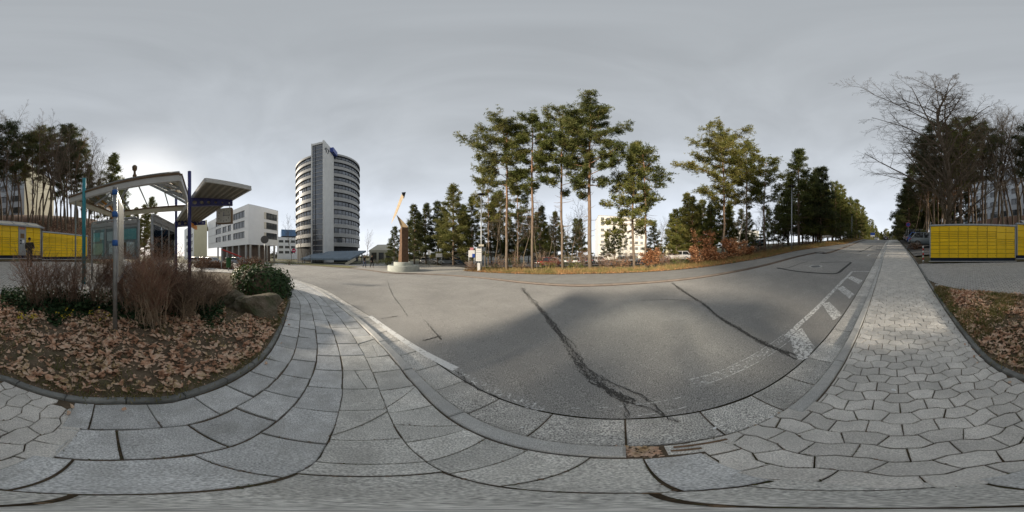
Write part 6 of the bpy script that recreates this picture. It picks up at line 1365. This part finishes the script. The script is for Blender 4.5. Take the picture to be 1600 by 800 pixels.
# saplings that keep their orange leaves
def sapling(u, d, vt, w, lab, seed):
    x, y = pol(u, d); z = gz(x, y); h = H+d*tan(el(vt))-z; rg = random.Random(seed); st = MB(); lf = MB(); t = thing('orange_sapling', lab, 'sapling', (x, y, z-.05), 0, 'saplings with orange leaves')
    for k in range(5):
        a = rg.uniform(0, 2*pi); tip = Vector((cos(a)*w*.4, sin(a)*w*.4, h*rg.uniform(.75, 1))); P = [Vector((0, 0, -.1)), tip*.5+Vector((rg.gauss(0, .1), rg.gauss(0, .1), 0)), tip]; st.tube(P, [.03, .02, .008], 5, False)
        for j in range(16):
            q = rg.uniform(.2, 1); c = P[0].lerp(P[1], q*2) if q < .5 else P[1].lerp(P[2], q*2-1); a2 = rg.uniform(0, 2*pi); e = c+Vector((cos(a2), sin(a2), .25))*w*.5*rg.uniform(.3, 1)*(1.2-.7*q); st.tube([c, e], [.01, .004], 3, False)
            for m in range(24): p = c.lerp(e, rg.uniform(.2, 1.1))+Vector((rg.gauss(0, .1), rg.gauss(0, .1), rg.gauss(0, .08))); lf.add(*ivy_leaf(p, rg.uniform(.08, .14), (0, 0, 1), rg))
    st.build('stems', M['greybark'], t); lf.build('leaves', M['leaf_orange'], t)
for i, (u, d, vt, w, lab) in enumerate(((1100, 16.2, 352, 2.2, 'tallest sapling with pale orange leaves left of the wide sunlit pine'), (1089, 15.6, 383, 1.6, 'low red-orange sapling at the left of the sapling clump'), (1108, 15.8, 385, 1.5, 'low red-orange sapling under the tallest sapling'), (1140, 16.0, 371, 1.4, 'orange sapling between the sunlit pine and the birch'), (1156, 16.2, 372, 1.5, 'orange-red sapling at the foot of the birch'), (1168, 17, 385, 1.2, 'small orange sapling right of the birch'), (1010, 18, 388, 1.5, 'orange sapling at the foot of the twin pines'), (1022, 18.5, 384, 1.5, 'reddish sapling right of the twin pines'), (1122, 15.4, 392, 1.3, 'low orange sapling in front of the sunlit pine trunk'))): sapling(u, d, vt, w, lab, i)
SCR = [(782, 'right of the left-leaning pine trunk'), (803, 'between the left-leaning and slender pine trunks'), (845, 'right of the slender pine trunk'), (868, 'just left of the sparse-topped pine trunk'), (890, 'just right of the sparse-topped pine trunk'), (910, 'just left of the thickest pine trunk'), (938, 'just right of the thickest pine trunk'), (960, 'midway between the thickest and leaning pines'), (982, 'just left of the leaning layered pine'), (1035, 'well left of the orange saplings')]
# scrub on the verge and in the woods
def scrub(u, d, h, r, lab, seed, m='brownhedge', grp='scrub along the verge and woods'):
    x, y = pol(u, d); a, b = shrub_mesh(seed, h, r, 26, 7, .011); t = thing('scrub_bush', lab, 'bush', (x, y, gz(x, y)-.05), 0, grp); a.build('stems', M['twig'], t); b.build('twigs', M['twig_red' if seed % 2 else 'twig_pale'], t); rg = random.Random(seed); lf = MB()
    for _ in range(420): an = rg.uniform(0, 6.28); rr = r*sqrt(rg.random()); lf.add(*ivy_leaf((rr*cos(an), rr*sin(an), h*rg.uniform(.1, .85)*(1-.4*rr/r)), rg.uniform(.07, .13), (0, 0, 1), rg))
    lf.build('leaves', M[m], t)
for i, (u, d, h, r, m, lab) in enumerate(((737, 18.2, 1.4, .9, 'brownhedge', 'brown scrub at the foot of the junction sign'), (771, 19, 1.2, 1.1, 'ivy', 'green scrub right of the street lamp'), (815, 20, 1.2, 1.2, 'brownhedge', 'brown scrub between the first two tall pines'), (856, 21, 1.3, 1.2, 'ivy_yellow', 'green scrub left of the sparse-topped pine'), (900, 21, 1.0, 1.1, 'ivy_yellow', 'low green scrub left of the thickest pine'), (950, 20, 1.6, 1.4, 'brownhedge', 'brown scrub right of the thickest pine'), (970, 21, 1.5, 1.3, 'leaf_orange', 'orange-brown scrub left of the leaning pine'), (1045, 18, 1.8, 1.4, 'brownhedge', 'brown scrub left of the orange saplings'), (1062, 17, 1.3, 1.1, 'ivy_yellow', 'yellow-green scrub left of the orange saplings'), (1183, 18, 1.4, 1.2, 'brownhedge', 'brown scrub right of the birch'), (1210, 20, 1.5, 1.4, 'brownhedge', 'brown scrub left of the uphill lamp'), (1262, 24, 1.3, 1.4, 'brownhedge', 'brown scrub right of the uphill lamp'), (1430, 16.5, 1.0, .8, 'brownhedge', 'brown scrub beside the bollard'), (1560, 15, 1.9, 1.9, 'brownhedge', 'red-brown scrub above the right half of the locker wall'), (1590, 15, 1.9, 1.8, 'brownhedge', 'red-brown scrub above the middle of the locker wall'), (20, 16.5, 2.0, 1.8, 'brownhedge', 'brown scrub behind the locker canopy'), (75, 17, 1.5, 1.8, 'brownhedge', 'brown scrub on the bank behind the low lockers'), (120, 17, 1.6, 1.8, 'brownhedge', 'brown scrub on the bank behind the teal post'), (228, 13, 2.0, 1.2, 'ivy_yellow', 'green scrub seen between the two notice boards'), (425, 30, 1.2, 1.2, 'ivy', 'dark green bush on the lawn by the office block'), (452, 32, 1.3, 1.3, 'ivy', 'dark green bush left of the red sign'), (590, 34, 1.4, 2.0, 'ivy_yellow', 'green bush in front of the low hall'), (603, 36, 1.6, 2.0, 'ivy_yellow', 'green bush in front of the low hall, nearest the sculpture'))): scrub(u, d, h, r, lab, 60+i, m)
M['woodfloor'] = mat('woodland_floor', (.21, .115, .075), .95, .4, 3, col2=(.12, .075, .05), bump=.8, bscale=10)
wf_ = [[Vector((*pol(u % 1600, d), 0)) for u in range(1476, 1800, 6)] for d in (13.6, 60)]
loft('woodland_floor', wf_[0], wf_[1], 70, 40, M['woodfloor'], -.10)
for i, (u, w_) in enumerate(SCR): scrub(u, 22+(i*1.7) % 4, 2.0+.5*(i % 3), 1.3, 'tall brown twiggy scrub '+w_, 120+i, ('brownhedge', 'ivy_yellow', 'brownhedge')[i % 3])
# leaf litter on the bank behind the lockers and in the woods
lb = MB(); rg = random.Random(8)
for _ in range(14000):
    u = rg.uniform(1420, 1790); d = rg.uniform(12, 26); x, y = pol(u % 1600, d); t_, s_ = ts(x, y)
    if s_ < 9 and d < 13: continue
    if s_ < 3 or (x < -12 and s_ < 14): continue
    lb.add(*leaf_geo((x, y, gz(x, y)-.10), rg.uniform(.12, .24), rg))
tag(lb.build('woodland_leaves', M['leaf']), 'brown leaf litter on the wooded bank behind the lockers', kind='stuff')
# far-off woods on the horizon
hz_ = MB(); rg = random.Random(4)
for k in range(1500):
    u = rg.uniform(540, 1340) if k < 1100 else rg.uniform(380, 560); d = rg.uniform(120, 260); x, y = pol(u, d); h = rg.uniform(5, 9.5)*(1+.3*sin(u*.02)); z = gz(x, y)-2; w = rg.uniform(1.6, 3.6)
    for j in range(9):
        a = rg.uniform(0, 6.28); q = rg.random(); c = Vector((x+cos(a)*w*(1-q)*.8, y+sin(a)*w*(1-q)*.8, z+h*(.15+.85*q))); s = w*rg.uniform(.5, .9)*(1.1-q)
        hz_.add([c+Vector((rg.gauss(0, s), rg.gauss(0, s), rg.gauss(0, s*.6))) for _ in range(3)], [(0, 1, 2)])
M['farwood'] = leafmat('far_wood', [(.05, .055, .035), (.08, .08, .05), (.12, .1, .065), (.10, .11, .07)], .9, .1, .05)
tag(hz_.build('distant_woods', M['farwood']), 'far-off woods on the horizon', kind='stuff')
# ================================================================= road markings, cracks, small things
def ribbon(name, pts, w, mat_, dz, parent, offn=0):
    C = resample(smooth_curve(pts, .2), step=.12); A, B = offs(C, -w/2+offn), offs(C, w/2+offn)
    V = []; F = []
    for a, b in zip(A, B): V += [(a.x, a.y, gz(a.x, a.y)+dz), (b.x, b.y, gz(b.x, b.y)+dz)]
    F = [(2*i, 2*i+1, 2*i+3, 2*i+2) for i in range(len(A)-1)]; o = mobj(name, V, F, mat_, parent)
    if o.data.polygons and o.data.polygons[0].normal.z < 0: o.data.flip_normals()
    return o
RZ = -.061
def rp(*uv): return [tuple(gp(u, v, -.066)[:2]) for u, v in uv]
ribbon('edge_line', rp((578, 494), (612, 519), (645, 541), (690, 566), (712, 577)), .13, paintmat('fresh_edge_paint', (.78, .78, .76), .40, 26), RZ, ROAD)
ribbon('edge_line', rp((712, 577), (735, 592), (765, 607), (800, 622), (850, 640)), .11, M['paint_worn'], RZ, ROAD)
ribbon('edge_line', rp((1082, 598), (1120, 588), (1160, 571), (1200, 548), (1228, 527)), .13, M['paint_worn'], RZ, ROAD)
for q in (rp((1076, 594), (1116, 583), (1156, 566), (1196, 543), (1224, 523)), rp((1086, 605), (1125, 593), (1165, 576), (1206, 553), (1236, 531))): ribbon('edge_line_rim', q, .014, M['paint'], RZ+.002, ROAD)
for q in (rp((893, 638), (940, 637), (985, 633), (1035, 627), (1072, 619)), rp((985, 651), (1030, 645), (1072, 636))): ribbon('old_line', q, .012, M['paint_thin'], RZ, ROAD)
ribbon('edge_line', rp((1228, 527), (1250, 506), (1275, 483), (1295, 462), (1315, 441), (1331, 425)), .12, M['paint'], RZ, ROAD)
ribbon('hatch_end_line', rp((1330, 424.3), (1347, 424.2), (1366, 424.1)), .10, M['paint'], RZ+.002, ROAD)
for poly in (((1233, 520), (1253, 513), (1273, 543), (1262, 560), (1250, 565), (1240, 551)), ((1284, 475), (1296, 472), (1316, 492), (1302, 501)), ((1308, 451), (1317, 447), (1335, 460), (1327, 467)), ((1323.5, 434.5), (1331, 431.5), (1348, 438.5), (1342, 444))):
    P = [gp(u, v, -.066) for u, v in poly]; c = sum(P, Vector())/len(P); V = [(c.x, c.y, gz(c.x, c.y)+RZ+.003)]; n = len(P)
    V += [(p.x, p.y, gz(p.x, p.y)+RZ+.003) for p in P]; o = mobj('hatch_bar', V, [(0, 1+i, 1+(i+1) % n) for i in range(n)], M['paint'], ROAD)
    if o.data.polygons[0].normal.z < 0: o.data.flip_normals()
for a, b in (((1347, 391), (1378, 383)), ((1355, 400), (1362, 397))): ribbon('arrow_mark', rp(a, ((a[0]+b[0])/2, (a[1]+b[1])/2-.8), b), .14, M['paint'], RZ, ROAD)
ribbon('arrow_mark', rp((448, 420.5), (454, 420.8), (459, 420.6)), .5, M['paint'], RZ, ROAD)
# frayed cracks: many small ragged tar flecks along a path
def crack(uv, wd, dens, seed, branch=0):
    """a frayed fissure: thin wandering ribbons that join and part, with crumbled flecks between them"""
    C = resample(smooth_curve(rp(*uv), .1), step=.035); Nn = normals(C); rg = random.Random(seed*31+int(uv[0][0])); b = MB(); L_ = len(C)
    def hw(i): q = i/L_; return (wd[0]+(wd[1]-wd[0])*q)*(.65+.45*abs(sin(i*.06+seed))+.2*sin(i*.21))
    for s in range(1+dens):
        i = 0 if s < 2 else rg.randrange(0, max(1, L_-6)); end = L_ if s < 2 else min(L_, i+rg.randint(8, 45)); o = rg.gauss(0, .5); P = []
        while i < end:
            o += rg.gauss(0, .28); o = max(-1.1, min(1.1, o*.93)); w = hw(i); p = C[i]+Nn[i]*(o*w+rg.gauss(0, .006))+Vector((rg.gauss(0, .006), rg.gauss(0, .006), 0)); P.append((p, (.0018+.0065*rg.random()**2)*(1.3 if wd[0] > .03 else .75))); i += 1
        if len(P) < 3: continue
        V = []; F = []
        for k, (p, w) in enumerate(P):
            n_ = Nn[min(k, L_-1)]; z = gz(p.x, p.y)+RZ+.003; V += [(p.x-n_.x*w, p.y-n_.y*w, z), (p.x+n_.x*w, p.y+n_.y*w, z)]
        b.add(V, [(2*k, 2*k+1, 2*k+3, 2*k+2) for k in range(len(P)-1)])
    if wd[0] > .03:
        for i, (p, n_) in enumerate(zip(C, Nn)):
            w = hw(i)
            for _ in range(7):
                c = p+n_*rg.gauss(0, w*.42)+Vector((rg.gauss(0, .02), rg.gauss(0, .02), 0)); m = rg.randint(4, 7); r = rg.uniform(.002, .011); a0 = rg.uniform(0, 6.28); z = gz(c.x, c.y)+RZ+.003; st = rg.uniform(1, 3.2); ca = rg.uniform(0, 3.14); V = []
                for k in range(m): a = a0+2*pi*k/m; x, y = r*st*cos(a)*rg.uniform(.5, 1.1), r*sin(a)*rg.uniform(.5, 1.1); V.append((c.x+x*cos(ca)-y*sin(ca), c.y+x*sin(ca)+y*cos(ca), z))
                b.add(V, [tuple(range(m))])
    o = b.build('crack', M['tar'], ROAD); o['kind'] = 'stuff'; return o
crack(((815, 450), (832, 470), (852, 492), (872, 518), (890, 543), (903, 566), (925, 588), (950, 608), (985, 630)), (.10, .075), 36, 1)
for q in (((950, 608), (975, 628), (980, 652)), ((985, 630), (1015, 640), (1060, 660)), ((905, 568), (960, 600), (1010, 622), (1040, 650))): crack(q, (.02, .01), 2, 3)
crack(((1050, 442), (1072, 458), (1100, 476), (1120, 493), (1150, 512), (1185, 532), (1235, 552)), (.065, .035), 34, 2)
for q in (((1235, 552), (1258, 562)), ((1180, 532), (1215, 548), (1245, 562)), ((1000, 470), (1040, 468), (1078, 470)), ((605, 438), (612, 458), (624, 476), (637, 494)), ((550, 450), (612, 444), (690, 452)), ((663, 500), (674, 513), (689, 531)), ((660, 532), (689, 525)), ((595, 498), (622, 494)), ((715, 582), (740, 605), (775, 620)), ((480, 433), (508, 431))): crack(q, (.022, .014), 5, 5)
M['seam'] = mat('sealed_seam', (.055, .053, .05), .7, .3, 5)
ribbon('sealed_seam', rp((1214, 418.5), (1245, 424), (1290, 427.5), (1308, 427), (1318, 420), (1330, 410)), .16, M['seam'], RZ, ROAD); ribbon('sealed_seam', rp((1282, 410), (1310, 409.5), (1330, 409.5)), .12, M['seam'], RZ, ROAD); ribbon('sealed_seam', rp((1342, 394), (1352, 390), (1364, 384)), .2, M['seam'], RZ, ROAD); ribbon('sealed_seam', rp((1215, 420), (1230, 419), (1250, 412), (1262, 409)), .06, M['seam'], RZ, ROAD)
# manhole
p = gp(1274.5, 416.5, -.06); t = thing('manhole_cover', 'round iron manhole cover inside the patched road surface', 'manhole cover', (p.x, p.y, p.z+.002)); sl4 = (gz(p.x+.3, p.y)-gz(p.x-.3, p.y))/.6, (gz(p.x, p.y+.3)-gz(p.x, p.y-.3))/.6
t.rotation_euler = (math.atan(sl4[1]), -math.atan(sl4[0]), 0)
MB().lathe([(.4, 0), (.4, .008), (.3, .008), (.3, 0)], 32).build('frame', M['kerb'], t); MB().lathe([(.29, .0), (.29, .006), (0, .006)], 32).build('lid', M['galv'], t)
for k in range(6): MB().beam((-.2, -.2+.08*k, .008), (.2, -.2+.08*k, .008), .03, .006).build('rib', M['tar'], t)
# missing kerbstone: hole with wood splinters and debris
h_ = [gp(u, v, -.03) for u, v in ((982, 708), (1012, 708), (1012, 733), (980, 733))]
wd_ = mat('rotten_wood', (.2, .13, .08), .9, .4, 12, bump=.5, bscale=40); rg = random.Random(2)
cen = Vector((*xy(-.0, SK+.07), 0))
fr_ = stone_geo([xy(.12, SK+.012), xy(.46, SK+.012), xy(.47, SK+.075), xy(.40, SK+.135), xy(.12, SK+.13)], -.008, .003, .006, .06, tilt=.004, rag=.004)
mobj('kerb_fragment', fr_[0], fr_[1], M['granite_pale'], KERBO)
for k, (t0, t1, s0, lab) in enumerate(((.16, .42, .045, 'longer rotten wood strip lying on the broken kerb piece'), (.14, .27, .085, 'shorter rotten wood strip lying on the broken kerb piece'))):
    a = Vector((*xy(t0, SK+s0), 0)); b_ = Vector((*xy(t1, SK+s0+.008), 0)); o = MB().beam((a.x, a.y, gz(a.x, a.y)+.001), (b_.x, b_.y, gz(b_.x, b_.y)+.001), .016, .012).build('wood_strip', wd_); tag(o, lab, 'wood', 'rotten wood strips in the kerb gap')
db = MB()
for _ in range(160):
    c = xy(rg.uniform(-.09, .1), SK+rg.uniform(.01, .13)); db.add(*leaf_geo((c[0], c[1], gz(*c)-.03+rg.uniform(0, .02)), rg.uniform(.012, .04), rg))
for _ in range(260):
    i = rg.randrange(200, len(KERB)); p = KERB[i]
    if p.length > 5: continue
    q = p-normals(KERB)[i]*rg.uniform(.0, .03); db.add(*leaf_geo((q.x, q.y, gz(q.x, q.y)-.058), rg.uniform(.012, .035), rg))
tag(db.build('gutter_debris', M['leaf']), 'dry leaf crumbs along the kerb joint', kind='stuff')
jm = MB(); mo = MB(); rg = random.Random(12)
for a, b in EDGE:
    L_ = (b-a).length; q = rg.random(); n_ = int(L_*(55 if q < .35 else 12))
    for _ in range(n_):
        p = a.lerp(b, rg.random())+Vector((rg.gauss(0, .006), rg.gauss(0, .006), rg.uniform(-.006, .004)))
        if rg.random() < .45: mo.add(*leaf_geo(p, rg.uniform(.006, .016), rg))
        else: jm.add(*leaf_geo(p, rg.uniform(.005, .02), rg))
tag(jm.build('joint_dirt', mat('joint_dirt', (.2, .14, .09), .95, .5, 40)), 'brown dirt and crumbs caught in the paving joints', kind='stuff')
tag(mo.build('joint_moss', mat('joint_moss', (.09, .1, .04), .95, .5, 40)), 'moss growing in the paving joints', kind='stuff')
for u, v, s, lab in ((990, 702, .05, 'crumpled pale paper scrap at the kerb gap'), (1116, 669, .02, 'white paper scrap in a gutter joint'), (1396, 609, .03, 'white paper scrap on the interlocking pavers'), (816, 668, .016, 'tiny white scrap on a gutter slab left of the main crack'), (1206, 652, .022, 'white scrap at the end of a gutter slab')):
    p = gp(u, v, .004 if u > 1250 else -.058); rg = random.Random(u); V = [(s*cos(a)*rg.uniform(.6, 1.2), s*sin(a)*rg.uniform(.4, .9), rg.uniform(.001, s*.3)) for a in np.arange(0, 6.2, 1.05)]; o = mobj('paper_scrap', V, [(0, 1, 2), (0, 2, 3), (0, 3, 5), (3, 4, 5)], M['paper']); o.location = p; tag(o, lab, 'litter', 'paper scraps on the ground')
# uncountable masses of twigs and leaves inside a plant
for o in bpy.data.objects:
    if o.parent and o.name.split('.')[0] in ('crown', 'leaves', 'foliage', 'twigs', 'stems', 'flowers', 'ivy_leaves', 'stem_core', 'pillars', 'window_frame', 'undercroft'): o['kind'] = 'stuff'
